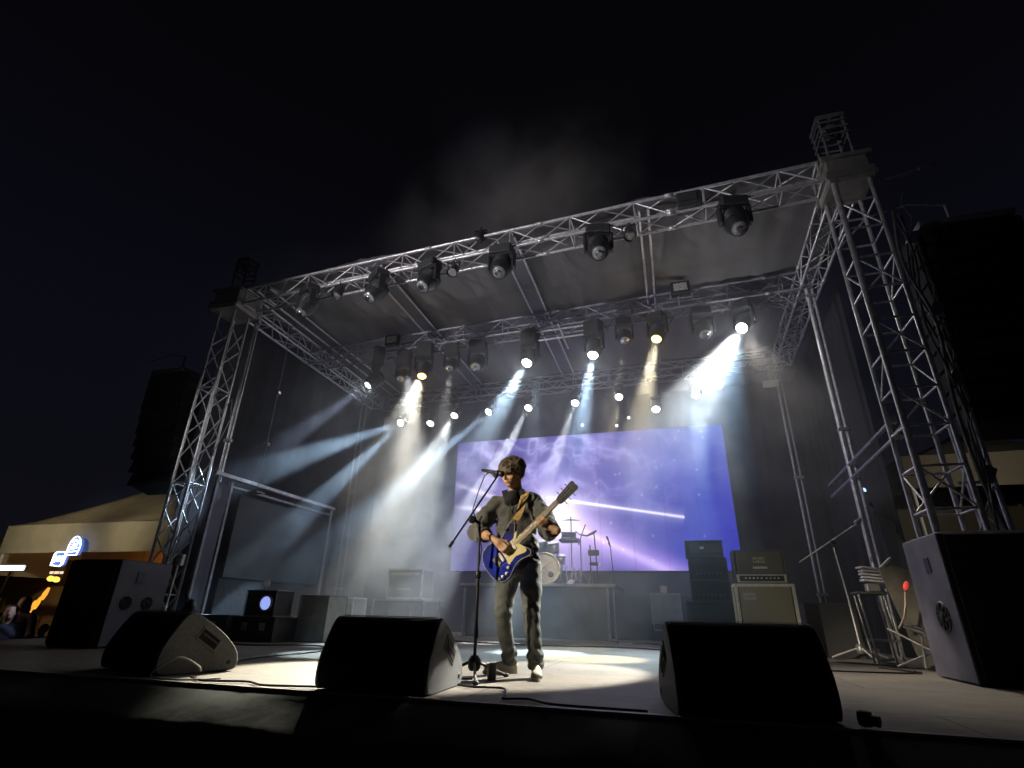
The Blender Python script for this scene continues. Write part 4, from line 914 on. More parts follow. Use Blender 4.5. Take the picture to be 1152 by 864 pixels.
t=thing('bulb_lamp','bare warm bulb hanging inside the amber-lit tent','lamp',(-15.9,13.2,1.33)); MB().sph((0,0,-.1),.07).build('bulb',glow('amber_bulb',(1,.62,.15),9),t); MB().tube((0,0,0),(0,0,2.0),.008).build('cord',BLK,t)
spot((-16.6,7.6,3.35),(-17.5,13.5,3.6),150,100,(1,.86,.58),.8,.1)  # added lamp with no visible source, brightens the tent roof
t=thing('added_lamp_post','tall lamp post added beyond the hanging array to light the tent roof','added lamp',(-16.6,8.0,-1.2)); MB().tube((0,0,0),(0,0,4.6),.05).build('post',STEEL,t); MB().sph((0,0,4.72),.12,12,(1,1,.6)).build('lamp_head',STEEL,t)
marquee(-27.5,-21.0,12.5,17.5,2.1,2.9,'farther beige tent at the picture edge beyond the crowd',val=.85)
# amber string of lit shades
for k,(x,y,z,h) in enumerate(((-15.54,10.5,1.04,.13),(-15.34,10.5,1.02,.13),(-15.55,10.5,.68,.30),(-15.71,10.5,.46,.30),(-15.85,10.5,.36,.32),(-16.12,10.5,.21,.26),(-15.94,10.55,.08,.22))):
    t=thing('paper_lantern','slanting yellow lantern glowing above the crowd','lantern',(x,y,z),0,'yellow lanterns above the crowd')
    MB().lathe([(.02,-h/2),(.045,-h/2),(.055,0),(.03,h/2),(.02,h/2)] if h>.2 else [(.02,-.065),(.07,-.04),(.085,0),(.06,.05),(.02,.065)],(0,0,0),rot_to((.45,0,1)),10).build('shade',glow('lantern_glow',(1,.42,.04),.95) if k>1 else glow('lantern_bright',(1,.6,.08),1.6),t)
    MB().tube((0,0,h/2-.02),(.05,0,h/2+.15),.006).build('hanger',BLK,t)
# neon signs
BLUE=glow('sign_blue',(.16,.32,1),2.2); WHN=glow('sign_white',(.75,.9,1),3.0)
t=thing('arched_neon_sign','arched blue and white lit badge sign on the tent valance','sign',(-16.88,11.8,1.97))
arch=[(-.32,-.42),(.30,-.42),(.36,-.1),(.36,.15),(.27,.42),(.1,.6),(-.02,.64),(-.16,.58),(-.3,.38),(-.36,.1),(-.36,-.15)]
t.scale=(.62,1,.50)
M=Matrix.Rotation(PI/2,4,'X')
MB().prism(arch,.05,M,-.05).build('board',mat('sign_back_blue',(.05,.1,.3),.4,emit=(.06,.13,.5),estr=1.0),t)
P3=[V((a,-.06,b)) for a,b in arch]; MB().path(P3+[P3[0]],.026,6).build('outline_tube',glow('sign_pinkwhite',(.75,.75,1),2.6),t)
q=MB()
for a,b,c,d in((-.16,.28,.02,.46),(.02,.46,.16,.3),(-.14,.16,.2,.22),(-.2,.02,.16,.1),(-.22,-.12,.2,-.02),(-.2,-.26,.22,-.2),(.16,.3,.2,.22)): q.tube((a,-.07,b),(c,-.07,d),.03,6)
q.build('lettering',WHN,t)
t=thing('round_square_neon_sign','squarish white and blue lit sign with a ring emblem on the tent valance','sign',(-17.33,11.8,1.66))
t.scale=(.54,1,.50)
sq=[(-.42,-.36),(.2,-.42),(.36,-.3),(.42,.26),(.3,.38),(-.26,.38),(-.4,.26)]
MB().prism(sq,.05,M,-.05).build('board',mat('sign_back_blue',(.05,.1,.3),.4),t)
P3=[V((a,-.06,b)) for a,b in sq]; MB().path(P3+[P3[0]],.035,6).build('outline_tube',WHN,t)
q=MB(); q.path([(.14*math.cos(a)+.02,-.07,.15*math.sin(a)) for a in [i*2*PI/14 for i in range(15)]],.022,6); q.tube((-.3,-.07,.2),(-.26,-.07,-.2),.03,6); q.tube((.26,-.07,.18),(.3,-.07,-.2),.03,6); q.tube((-.02,-.07,.05),(.08,-.07,-.04),.02); q.build('lettering',WHN,t)
t=thing('strip_sign','long thin white lit strip sign under the tent valance edge','sign',(-19.45,11.85,1.42)); MB().box((0,0,0),(1.3,.06,.14),bev=.02).build('strip',WHN,t); MB().box((0,.05,0),(1.36,.05,.2)).build('housing',BLK,t)
tag(MB().box((-17.32,11.8,1.28),(.5,.05,.07),bev=.01).build('light_bar',glow('dim_warm_bar',(1,.75,.5),.9)),'short warm light bar just below the squarish lit sign','light')

# right tents
marquee(5.3,9.6,14,18.5,4.0,5.05,'grey-beige peaked tent seen behind the ladder-like tower',val=.75,m=mat('grey_tent_canvas',(.17,.15,.12),.9,0,.15,1.5,.3,3),mv=mat('grey_tent_valance',(.14,.12,.09),.9,0,.15,1.5,.3,3))
marquee(9.8,14.6,13,17.5,3.9,5.0,'brown peaked tent at the picture edge beyond the huge line array',val=.75,m=TENTD,mv=TENTD)
tag(MB().box((8.2,16.6,.6),(9.5,.1,5.2)).build('canvas_sheet',mat('dim_canvas_wall',(.10,.085,.06),.9,0,.2,1,.3,3)),'dim canvas wall panel behind the ladder-like tower','wall')
t=thing('blue_marker_lamp','small blue lamp on top of the sagging black cloth','lamp',(3.0,9.6,2.32)); MB().sph((0,0,.04),.04).build('globe',glow('blue_marker',(.35,.6,1),1.6),t); MB().tube((0,0,-.03),(0,0,.02),.03).build('base',BLK,t)
spot((8.6,10.0,3.0),(8.6,15,3.8),100,120,(1,.9,.7),.8,.1)  # lamp added out of view to brighten the far tents
t=thing('added_lamp_post','lamp post added to light the tents behind the ladder-like tower','added lamp',(8.6,10.3,-1.2)); MB().tube((0,0,0),(0,0,4.4),.05).build('post',STEEL,t); MB().sph((0,0,4.5),.12,12,(1,1,.6)).build('lamp_head',STEEL,t)

# ------------------------------------------------------------------ organic figures: signed distance fields -> surface nets
class SDF:
    def __init__(s,lo,hi,h):
        s.lo=np.array(lo,float); s.h=h; s.n=np.ceil((np.array(hi)-s.lo)/h).astype(int)+1; s.g=np.full(s.n,1.0,np.float32)
    def _reg(s,lo,hi,m):
        a=np.maximum(((lo-m-s.lo)/s.h).astype(int),0); b=np.minimum(((hi+m-s.lo)/s.h).astype(int)+2,s.n)
        if (b<=a).any(): return None
        ax=[s.lo[i]+s.h*np.arange(a[i],b[i]) for i in range(3)]
        X,Y,Z=np.meshgrid(*ax,indexing='ij'); return tuple(slice(a[i],b[i]) for i in range(3)),X,Y,Z
    def _mix(s,sl,d,k,sub=False):
        g=s.g[sl]
        if sub:
            d=-d; h=np.clip(.5-.5*(g-d)/k,0,1) if k>0 else None
            s.g[sl]=np.maximum(g,d) if k<=0 else (g*(1-h)+d*h+k*h*(1-h)); return
        if k<=0: s.g[sl]=np.minimum(g,d); return
        h=np.clip(.5+.5*(g-d)/k,0,1); s.g[sl]=g*(1-h)+d*h-k*h*(1-h)
    def cap(s,p,q,r1,r2=None,k=.01,sq=None):
        r2=r1 if r2 is None else r2; p,q=np.array(p,float),np.array(q,float); m=max(r1,r2)+k*2+s.h*2
        R_=s._reg(np.minimum(p,q),np.maximum(p,q),m)
        if R_ is None: return s
        sl,X,Y,Z=R_; d=q-p; L2=max(d@d,1e-12); X=X-p[0];Y=Y-p[1];Z=Z-p[2]
        t=np.clip((X*d[0]+Y*d[1]+Z*d[2])/L2,0,1); dist=np.sqrt((X-t*d[0])**2+((Y-t*d[1])*(sq or 1))**2+(Z-t*d[2])**2)-(r1+(r2-r1)*t)
        s._mix(sl,dist.astype(np.float32),k); return s
    def ell(s,c,r,k=.01,R_=None,sub=False):
        c=np.array(c,float); r=np.array(r,float); m=r.max()+k*2+s.h*2; Q=s._reg(c,c,m)
        if Q is None: return s
        sl,X,Y,Z=Q; P=np.stack([X-c[0],Y-c[1],Z-c[2]],-1)
        if R_ is not None: P=P@np.array(R_)      # columns = local axes
        k0=np.linalg.norm(P/r,axis=-1); k1=np.linalg.norm(P/(r*r),axis=-1); d=k0*(k0-1)/np.maximum(k1,1e-6)
        s._mix(sl,d.astype(np.float32),k,sub); return s
    def chain(s,pts,k=.01,sq=None):
        for a,b in zip(pts,pts[1:]): s.cap(a[:3],b[:3],a[3],b[3],k,sq)
        return s
    def cut(s,fn):
        ax=[s.lo[i]+s.h*np.arange(s.n[i]) for i in range(3)]; X,Y,Z=np.meshgrid(*ax,indexing='ij'); s.g=np.maximum(s.g,fn(X,Y,Z).astype(np.float32)); return s
    def disp(s,fn):
        ax=[s.lo[i]+s.h*np.arange(s.n[i]) for i in range(3)]; X,Y,Z=np.meshgrid(*ax,indexing='ij'); s.g=s.g+fn(X,Y,Z).astype(np.float32); return s
    def mesh(s,name,m,parent=None,inv=None):
        g=s.g; n=np.array(g.shape); ins=g<0
        c=np.zeros(n-1,int)
        for i in(0,1):
            for j in(0,1):
                for k in(0,1): c+=ins[i:n[0]-1+i,j:n[1]-1+j,k:n[2]-1+k]
        act=(c>0)&(c<8); idx=-np.ones(n-1,int); A=np.argwhere(act); idx[act]=np.arange(len(A))
        S=np.zeros((len(A),3)); W=np.zeros(len(A)); a0,a1,a2=A.T
        for ax in range(3):
            o=[q for q in range(3) if q!=ax]
            for u in(0,1):
                for v in(0,1):
                    off=[0,0,0]; off[o[0]]=u; off[o[1]]=v; off2=off[:]; off2[ax]=1
                    g0=g[a0+off[0],a1+off[1],a2+off[2]]; g1=g[a0+off2[0],a1+off2[1],a2+off2[2]]
                    cr=(g0<0)!=(g1<0); t=np.where(cr,g0/np.where(cr,g0-g1,1),0); p=np.array(off,float)[None,:].repeat(len(A),0); p[:,ax]=t
                    S+=p*cr[:,None]; W+=cr
        Vt=(A+S/W[:,None])*s.h+s.lo
        F_=[]
        for ax in range(3):
            o=[(ax+1)%3,(ax+2)%3]
            sl0=[slice(None)]*3; sl1=[slice(None)]*3; sl0[ax]=slice(0,n[ax]-1); sl1[ax]=slice(1,n[ax])
            E=(ins[tuple(sl0)]!=ins[tuple(sl1)]); E_=np.argwhere(E); 
            ok=np.ones(len(E_),bool)
            for q in o: ok&=(E_[:,q]>0)&(E_[:,q]<n[q]-1)
            E_=E_[ok]; d=ins[E_[:,0],E_[:,1],E_[:,2]]
            def I(du,dv):
                P=E_.copy(); P[:,o[0]]-=du; P[:,o[1]]-=dv; return idx[P[:,0],P[:,1],P[:,2]]
            Q=np.stack([I(1,1),I(0,1),I(0,0),I(1,0)],-1); Q[~d]=Q[~d][:,::-1]; F_.append(Q)
        Fc=np.concatenate(F_); 
        # two light smoothing passes
        for _ in range(1):
            acc=np.zeros_like(Vt); cnt=np.zeros(len(Vt))
            for i in range(4):
                a,b=Fc[:,i],Fc[:,(i+1)%4]; np.add.at(acc,a,Vt[b]); np.add.at(cnt,a,1)
            Vt=Vt*.5+.5*acc/np.maximum(cnt,1)[:,None]
        if inv is not None: 
            Vt=Vt-np.array(inv)
        me=bpy.data.meshes.new(name); me.from_pydata(Vt.tolist(),[],Fc.tolist()); me.update(); me.polygons.foreach_set('use_smooth',[True]*len(Fc)); me.materials.append(m)
        ob=bpy.data.objects.new(name,me); C.objects.link(ob)
        if parent: ob.parent=parent
        return ob
# ------------------------------------------------------------------ guitarist
SKIN=mat('warm_skin',(.58,.34,.20),.5,0,.1,14,.1,200)
GREYS=mat('grey_shirt',(.098,.098,.092),.9,0,.15,10,.35,45,sheen=.2)
BTEE=mat('black_tee',(.014,.014,.017),.9,0,.3,12,.3,30)
TRO=mat('washed_grey_denim',(.090,.096,.090),.85,0,.35,7,.4,70)
HAIR=mat('brown_hair',(.12,.085,.052),.5,0,.5,75,.4,120)
SHOE=mat('pale_beige_shoe',(.50,.46,.34),.65,0,.15,20)
SOLE=mat('off_white_sole',(.6,.58,.52),.6)
# guitar frame: local x from tail to headstock, y across, z out of its face
gO=V((-1.428,4.17,.738)); gH=V((-.700,4.05,1.372))
g1=(gH-gO).normalized(); g3=(V((.02,-1,.16))-g1*V((.02,-1,.16)).dot(g1)).normalized(); g2=g3.cross(g1).normalized()
GM_=Matrix((g1,g2,g3)).transposed().to_4x4(); GM_.translation=gO
def gp(x,y,z): return GM_@V((x,y,z))
def gl(p): return tuple(gp(*p))
pT=thing('person','person in a loose grey shirt and dark jeans playing a blue electric guitar','person',(-1.25,4.45,0))
pI=(-1.25,4.45,0)
# head frame
hc=V((-1.303,4.345,1.566)); hf=V((-.40,-.80,-.34)).normalized(); hr=hf.cross(V((0,0,1))).normalized(); hu=hr.cross(hf).normalized()
HS=.97
def hp(x,y,z): return tuple(hc+(hr*x+hf*y+hu*z)*HS)
HR=np.array([list(hr),list(hf),list(hu)]).T
b=SDF((-1.85,3.85,-.02),(-.75,4.95,1.75),.0052)
# head
b.ell(hp(0,-.015,.035),(.076,.095,.092),.01,HR); b.ell(hp(0,.025,-.035),(.060,.066,.080),.02,HR); b.ell(hp(0,.055,-.085),(.030,.030,.024),.02,HR)
b.ell(hp(0,.068,.03),(.056,.018,.013),.014,HR)
b.cap(hp(0,.085,.016),hp(0,.107,-.022),.0075,.012,.008); b.ell(hp(.012,.094,-.028),(.008,.009,.007),.006,HR); b.ell(hp(-.012,.094,-.028),(.008,.009,.007),.006,HR)
for s_ in(-1,1):
    b.ell(hp(s_*.031,.082,.006),(.017,.013,.012),.004,HR,sub=True); b.ell(hp(s_*.031,.071,.004),(.014,.012,.010),.003,HR)
    b.ell(hp(s_*.042,.055,-.028),(.022,.022,.02),.015,HR); b.ell(hp(s_*.077,-.012,-.005),(.011,.022,.033),.004,HR); b.ell(hp(s_*.084,-.006,-.002),(.007,.011,.018),.003,HR,sub=True)
b.ell(hp(0,.090,-.052),(.022,.009,.006),.004,HR); b.ell(hp(0,.087,-.062),(.019,.010,.007),.003,HR); b.cap(hp(-.02,.098,-.0565),hp(.02,.098,-.0565),.002,.002,0)
b.chain([(*hp(0,-.025,-.05),.056),(-1.285,4.42,1.44,.054),(-1.28,4.44,1.37,.065)],.02)
# trunk and legs under the clothes
b.chain([(-1.28,4.46,1.30,.085),(-1.27,4.46,1.1,.09),(-1.25,4.46,.92,.09)],.03); b.chain([(-1.46,4.43,1.33,.05),(-1.11,4.43,1.335,.05)],.03)
legL=[(-1.325,4.468,.84,.06),(-1.36,4.435,.62,.05),(-1.385,4.41,.46,.04),(-1.385,4.47,.30,.036),(-1.352,4.60,.10,.03)]; legR=[(-1.160,4.462,.84,.06),(-1.140,4.42,.62,.05),(-1.125,4.365,.46,.04),(-1.11,4.375,.30,.036),(-1.088,4.36,.10,.03)]
b.chain(legL,.02); b.chain(legR,.02)
b.chain([(-1.352,4.60,.10,.03),(-1.42,4.57,.05,.032)],.01); b.chain([(-1.088,4.36,.10,.03),(-1.06,4.27,.05,.032)],.01)
# picking arm
rw=gp(.205,.165,.052); re_=V((-1.595,4.36,1.075)); rh=gp(.228,.085,.062)
b.chain([(-1.475,4.43,1.325,.052),(*re_,.043)],.02); b.chain([(*re_,.044),(*(re_*.45+rw*.55),.039),(*rw,.027)],.015)
b.cap(rw,rh,.027,.030,.012); b.ell(gp(.232,.068,.062),(.038,.046,.020),.012,np.array([list(g1),list(g2),list(g3)]).T)
for i,(fx_,ln) in enumerate(((.262,1.0),(.243,1.1),(.224,1.04),(.206,.86))):
    k0=gp(fx_,.042,.068); k1=gp(fx_+.008,.042-.034*ln,.070); k2=gp(fx_+.012,.042-.052*ln,.050); k3=gp(fx_+.006,.042-.050*ln,.030)
    b.chain([(*k0,.0105),(*k1,.0095),(*k2,.0085),(*k3,.0075)],.003)
b.chain([(*gp(.255,.090,.055),.013),(*gp(.282,.055,.048),.011),(*gp(.284,.018,.040),.009)],.006)
# fretting arm
lw=gp(.635,-.150,-.030); le=V((-.985,4.33,1.085))
b.chain([(-1.095,4.43,1.325,.052),(*le,.043)],.02); b.chain([(*le,.044),(*(le*.5+lw*.5),.038),(*lw,.027)],.015)
b.cap(lw,gp(.615,-.09,-.022),.027,.030,.012); b.ell(gp(.607,-.070,-.018),(.042,.036,.021),.012,np.array([list(g1),list(g2),list(g3)]).T)
for i,(fx_,ln) in enumerate(((.572,.95),(.593,1.0),(.614,.98),(.634,.85))):
    k0=gp(fx_+.008,-.058,-.004); k1=gp(fx_+.004,-.056*1.0,.034); k2=gp(fx_-.004,-.034,.048*ln+.004); k3=gp(fx_-.010,-.006,.036)
    b.chain([(*k0,.0115),(*k1,.0100),(*k2,.0088),(*k3,.0075)],.003)
b.chain([(*gp(.590,-.075,-.030),.013),(*gp(.575,-.02,-.042),.012),(*gp(.572,.034,-.030),.010)],.006)
b.mesh('body_skin',SKIN,pT,pI)
BEARDM=mat('dark_brow_hair',(.03,.02,.014),.7)
for s_ in(-1,1):
    MB().path([V(hp(s_*(.012+.01*i),.086-.004*i*i*.5,.031+.003*math.sin(i*.9))) -V(pI) for i in range(5)],[.0015,.0025,.0025,.002,.0012],6).build('eyebrow',BEARDM,pT)
    MB().path([V(hp(s_*(.018+.0065*i),.0835-.001*(i-2)**2,.000-.0012*(i-2)**2*-1)) -V(pI) for i in range(5)],.0011,5).build('eyelid_line',BEARDM,pT)
MB().path([V(hp(-.018+.006*i,.097-.0012*(i-3)**2,-.0570+.0003*(i-3)**2))-V(pI) for i in range(7)],.0022,6).build('lips',mat('lips',(.38,.15,.12),.5),pT)
# hair: mop of curls
hm=SDF(V(hc)-V((.17,.17,.14)),V(hc)+V((.17,.17,.19)),.004)
hm.ell(hp(0,-.032,.046),(.094,.100,.080),.01,HR); hm.ell(hp(0,-.06,.0),(.088,.066,.075),.02,HR)
for s_ in(-1,1): hm.ell(hp(s_*.078,.0,.040),(.026,.05,.040),.01,HR)
r_=np.random.default_rng(3)
for q in range(300):
    th=r_.uniform(0,2*PI); ph=math.acos(r_.uniform(-.6,1)); d=(math.sin(ph)*math.cos(th),math.sin(ph)*math.sin(th),math.cos(ph))
    if d[1]>.25 and d[2]<.05: continue
    if d[2]<-.12 and d[1]>-.1: continue
    rr=r_.uniform(.96,1.16); hm.ell(hp(d[0]*.096*rr,-.026+d[1]*.104*rr,.046+d[2]*.080*rr),np.array([1,r_.uniform(.5,1),r_.uniform(.5,1)])*r_.uniform(.011,.022),.003)
for q in range(40):   # fringe falling over the brow
    a=r_.uniform(-1,1); hm.chain([(*hp(a*.066,.070-.02*a*a,.088),.012),(*hp(a*.069+.005,.095-.03*a*a,.062),.011),(*hp(a*.067+r_.uniform(-.012,.012),.100-.03*a*a,.016+r_.uniform(0,.03)),.008)],.005)
hm.disp(lambda X,Y,Z:.0035*np.sin(X*330+3*np.sin(Z*120))*np.sin(Y*290+2*np.sin(X*90))*np.sin(Z*310))
ho=hm.mesh('curly_hair',HAIR,pT,pI)
cu=MB()
for q in range(420):
    th=r_.uniform(0,2*PI); ph=math.acos(r_.uniform(-.2,1)); d=V((math.sin(ph)*math.cos(th),math.sin(ph)*math.sin(th),math.cos(ph)))
    if d.y>.3 and d.z<.0: continue
    kk=r_.uniform(.96,1.10); c0=V(hp(d.x*.106*kk,-.026+d.y*.115*kk,.048+d.z*.092*kk))-V(pI); ax=V(r_.normal(size=3)).normalized(); s1=ax.orthogonal().normalized(); s2=ax.cross(s1); R1=r_.uniform(.010,.019); pt=r_.uniform(.008,.02); sp=r_.uniform(0,6)
    cu.path([c0+s1*R1*math.cos(sp+t_*1.0)+s2*R1*math.sin(sp+t_*1.0)+ax*pt*(t_/7-.5) for t_ in range(8)],.0030,4)
cu.build('curls',HAIR,ho)
# shirt
def fold(X,Y,Z):
    return (.0038*np.sin(Z*30+X*34+2.2*np.sin(X*13+Y*9))+.003*np.sin(X*60-Z*31+1.7*np.sin(Z*17))+.003*np.sin(Z*95+Y*40+X*22))
s=SDF((-1.80,4.05,.78),(-.82,4.75,1.52),.0062)
for z,w_,d_ in((1.33,.150,.095),(1.24,.185,.115),(1.12,.185,.118),(1.0,.190,.120),(.90,.200,.125)):
    s.ell((-1.282+(1.33-z)*.03,4.445,z),(w_,d_,.10),.05)
s.chain([(-1.43,4.44,1.335,.062),(-1.14,4.44,1.34,.062)],.04); s.ell((-1.285,4.445,1.39),(.085,.075,.035),.03)
s.chain([(-1.455,4.43,1.325,.072),(-1.545,4.40,1.20,.078),(-1.608,4.36,1.075,.074),(*(re_*.72+rw*.28),.064)],.03)
s.chain([(-1.115,4.43,1.33,.072),(-1.03,4.39,1.20,.082),(-.972,4.32,1.075,.080),(*(le*.66+lw*.34),.060)],.03)
s.cap(re_*.74+rw*.26,re_*.60+rw*.40,.060,.056,.01); s.cap(le*.68+lw*.32,le*.54+lw*.46,.058,.056,.01)
s.disp(fold)
s.ell((-1.295,4.37,1.435),(.056,.075,.050),.01,sub=True); s.ell((-1.298,4.32,1.395),(.020,.045,.030),.01,sub=True)
s.cut(lambda X,Y,Z:.955+.05*(X<-1.3)*-1+.012*np.sin(X*25)-Z)
s.mesh('loose_shirt',GREYS,pT,pI)
# collar flaps, placket, buttons, rolled cuffs
co_m=MB()
for s_ in(-1,1):
    a=V((-1.292+s_*.052,4.375,1.435)); 
    co_m.prism([(0,0),(s_*.055,-.012),(s_*.030,-.075),(-s_*.004,-.060)],.006,Matrix.Translation(a-V(pI))@Matrix.Rotation(PI/2-.35,4,'X'),-.002)
co_m.path([V((-1.292+.062*math.cos(t_),4.43-.062*math.sin(t_)*1.0,1.435+.012*math.cos(t_)))-V(pI) for t_ in [PI+.3+i*.32 for i in range(-1,9)]][::1],.012,6)
fixn(co_m.build('collar',BTEE,pT))
cf=MB()
for (e_,w2,f0,f1,rr) in((re_,rw,.50,.585,.060),(le,lw,.56,.63,.058)):
    ring=[]
    a=V(e_)*(1-f0)+V(w2)*f0; c=V(e_)*(1-f1)+V(w2)*f1; 
    prof_=[(rr*.9,0),(rr*1.03,.004),(rr*1.05,(c-a).length*.5),(rr*1.0,(c-a).length),(rr*.82,(c-a).length)]
    MB().lathe(prof_,a-V(pI),rot_to(c-a),22).build('rolled_cuff',GREYS,pT)
MB().path([V((-1.300+.002*math.sin(i),4.332-.012*math.sin(i*.35+.4)-(.004*i if i<4 else .016),1.345-.035*i))-V(pI) for i in range(9)],.0045,5).build('placket',mat('placket_dark_cloth',(.05,.05,.048),.9),pT)  # darker cloth strip down the shirt front
# black tee at neck and below the hem
s=SDF((-1.55,4.2,.70),(-1.0,4.7,1.48),.0065)
for z,w_,d_ in((1.3,.12,.085),(1.1,.15,.10),(.95,.172,.112),(.84,.178,.115)): s.ell((-1.275+(1.3-z)*.05,4.447,z),(w_,d_,.11),.05)
s.ell((-1.29,4.415,1.385),(.074,.082,.052),.02); s.ell((-1.297,4.370,1.345),(.080,.066,.070),.02); s.disp(lambda X,Y,Z:.8*fold(X,Y,Z)); s.cut(lambda X,Y,Z:.755+.012*np.sin(X*30)-Z)
s.mesh('black_tee_shirt',BTEE,pT,pI)
MB().path([V((-1.318,4.336,1.40)),V((-1.312,4.318,1.36)),V((-1.300,4.312,1.335)),V((-1.292,4.318,1.36)),V((-1.285,4.34,1.40))],.003,6).build('necklace',CHROME,pT).location=-V(pI)
# trousers
s=SDF((-1.62,4.15,.055),(-.90,4.80,.95),.0062)
s.ell((-1.245,4.462,.86),(.165,.115,.10),.04); s.ell((-1.245,4.47,.78),(.160,.115,.09),.04)
s.chain([(-1.325,4.468,.80,.098),(-1.36,4.435,.62,.086),(-1.375,4.425,.46,.067),(-1.375,4.49,.30,.061),(-1.362,4.575,.14,.057),(-1.36,4.59,.105,.064)],.02)
s.chain([(-1.160,4.462,.80,.098),(-1.140,4.42,.62,.085),(-1.130,4.385,.46,.067),(-1.112,4.375,.30,.061),(-1.090,4.365,.14,.060),(-1.088,4.36,.105,.065)],.02)
s.disp(lambda X,Y,Z:(.0065*np.exp(-((Z-.15)/.07)**2)+.0012+.002*np.exp(-((Z-.47)/.07)**2))*np.sin(Z*75+9*X+2.5*np.sin(X*30+Y*22))+.0012*np.sin(X*50+Z*14))
s.mesh('jeans',TRO,pT,pI)
# shoes
def shoe(heel,toe):
    heel,toe=V(heel),V(toe); d=(toe-heel); L_=d.length; d.normalize(); sd=V((-d.y,d.x,0)); 
    Rs=np.array([list(sd),list(d),[0,0,1]]).T
    q=SDF(V((min(heel.x,toe.x)-.12,min(heel.y,toe.y)-.12,-.01)),V((max(heel.x,toe.x)+.12,max(heel.y,toe.y)+.12,.2)),.0055)
    P=lambda t_,z:tuple(heel+d*L_*t_+V((0,0,z)))
    q.ell(P(.14,.052),(.036,.048,.050),.02,Rs); q.ell(P(.42,.045),(.038,.085,.046),.02,Rs); q.ell(P(.76,.032),(.044,.070,.034),.02,Rs); q.cap(P(.22,.07),P(.24,.13),.036,.038,.02)
    q.cut(lambda X,Y,Z:.014-Z); q.disp(lambda X,Y,Z:.0012*np.sin(X*200)*np.sin(Y*180))
    so=q.mesh('shoe',SHOE,pT,pI)
    out=[]; 
    for i in range(24):
        a=2*PI*i/24; y=math.sin(a); wv=.040+.006*y-.003*math.cos(2*a); out.append((wv*math.cos(a),L_*.5+y*(L_*.5+.012)))
    M=Matrix((tuple(sd)+(heel.x-pI[0],),tuple(d)+(heel.y-pI[1],),(0,0,1,0),(0,0,0,1)))
    fixn(MB().prism(out,.024,M,.001).build('sole',SOLE,so))
    lc=MB()
    for i in range(5):
        t_=.36+.075*i; z=.096-.013*i; c=heel+d*L_*t_+V((0,0,z))-V(pI)
        lc.path([c-sd*.026+V((0,0,-.010)),c-sd*.01,c+sd*.012+V((0,0,.001)),c+sd*.028+V((0,0,-.012))],.0032,5)
    lc.build('laces',WHT,so)
shoe((-1.315,4.635,0),(-1.545,4.50,0)); shoe((-1.095,4.42,0),(-1.025,4.145,0))

# ------------------------------------------------------------------ guitar
t=thing('electric_guitar','blue electric guitar with a cream pickguard held across the player','guitar',tuple(gO))
t.matrix_world=GM_
def guitar_blue():
    m=bpy.data.materials.new('blue_burst_lacquer'); m.use_nodes=True; nt=m.node_tree; bb=nt.nodes['Principled BSDF']; N=nt.nodes.new; L=nt.links.new
    tc=N('ShaderNodeTexCoord'); mp=N('ShaderNodeMapping'); mp.inputs['Location'].default_value=(-.17*4.2,0,0); mp.inputs['Scale'].default_value=(4.2,5.6,0); L(tc.outputs['Object'],mp.inputs[0])
    ln=N('ShaderNodeVectorMath'); ln.operation='LENGTH'; L(mp.outputs[0],ln.inputs[0]); r=N('ShaderNodeValToRGB'); L(ln.outputs['Value'],r.inputs[0])
    r.color_ramp.elements[0].color=(.010,.028,.42,1); r.color_ramp.elements[0].position=.35; r.color_ramp.elements[1].color=(.004,.006,.05,1); r.color_ramp.elements[1].position=.95
    L(r.outputs[0],bb.inputs['Base Color']); bb.inputs['Roughness'].default_value=.22; bb.inputs['Coat Weight'].default_value=.1; bb.inputs['Specular IOR Level'].default_value=.3; return m
ol=[(0,0),(.002,.05),(.022,.105),(.06,.143),(.11,.155),(.165,.146),(.215,.125),(.26,.117),(.305,.125),(.35,.145),(.395,.158),(.43,.150),(.428,.128),(.405,.100),(.37,.070),(.350,.045),(.345,.030),(.345,-.030),(.352,-.045),(.37,-.072),(.388,-.105),(.392,-.135),(.37,-.150),(.33,-.138),(.285,-.120),(.235,-.118),(.185,-.135),(.13,-.158),(.08,-.160),(.035,-.135),(.008,-.08)]
def chk(p,n=2):
    for _ in range(n):
        q=[]
        for i in range(len(p)):
            a,b_=p[i],p[(i+1)%len(p)]; q+=[(a[0]*.75+b_[0]*.25,a[1]*.75+b_[1]*.25),(a[0]*.25+b_[0]*.75,a[1]*.25+b_[1]*.75)]
        p=q
    return p
out=[(a_,b_*1.05) for a_,b_ in chk(ol,2)]; cx_,cy2=.19,0
body=MB(); n=len(out); ins=[(cx_+(a-cx_)*.965,cy2+(b_-cy2)*.955) for a,b_ in out]
vs=[(*p,-.022) for p in ins]+[(*p,-.014) for p in out]+[(*p,.012) for p in out]+[(*p,.019) for p in ins]
body.add(vs,[(r*n+i,r*n+(i+1)%n,(r+1)*n+(i+1)%n,(r+1)*n+i) for r in range(3) for i in range(n)],True); body.add(vs[3*n:],[tuple(range(n))]); body.add(vs[:n],[tuple(range(n))[::-1]])
bo=fixn(body.build('body',guitar_blue(),t))
MB().path([V((*p,.0175)) for p in ins]+[V((*ins[0],.0175))],.0028,5).build('binding',TRIM,bo)
pg=chk([(.185,-.02),(.185,.040),(.20,.055),(.27,.055),(.335,.045),(.352,.060),(.385,.082),(.40,.075),(.37,.045),(.352,.03),(.352,-.03),(.362,-.055),(.376,-.105),(.36,-.128),(.31,-.108),(.26,-.085),(.215,-.095),(.18,-.105),(.17,-.09),(.18,-.06)],1); pg=[(.275+(a_-.275)*.93,-.005+(b_+.005)*.86) for a_,b_ in pg]
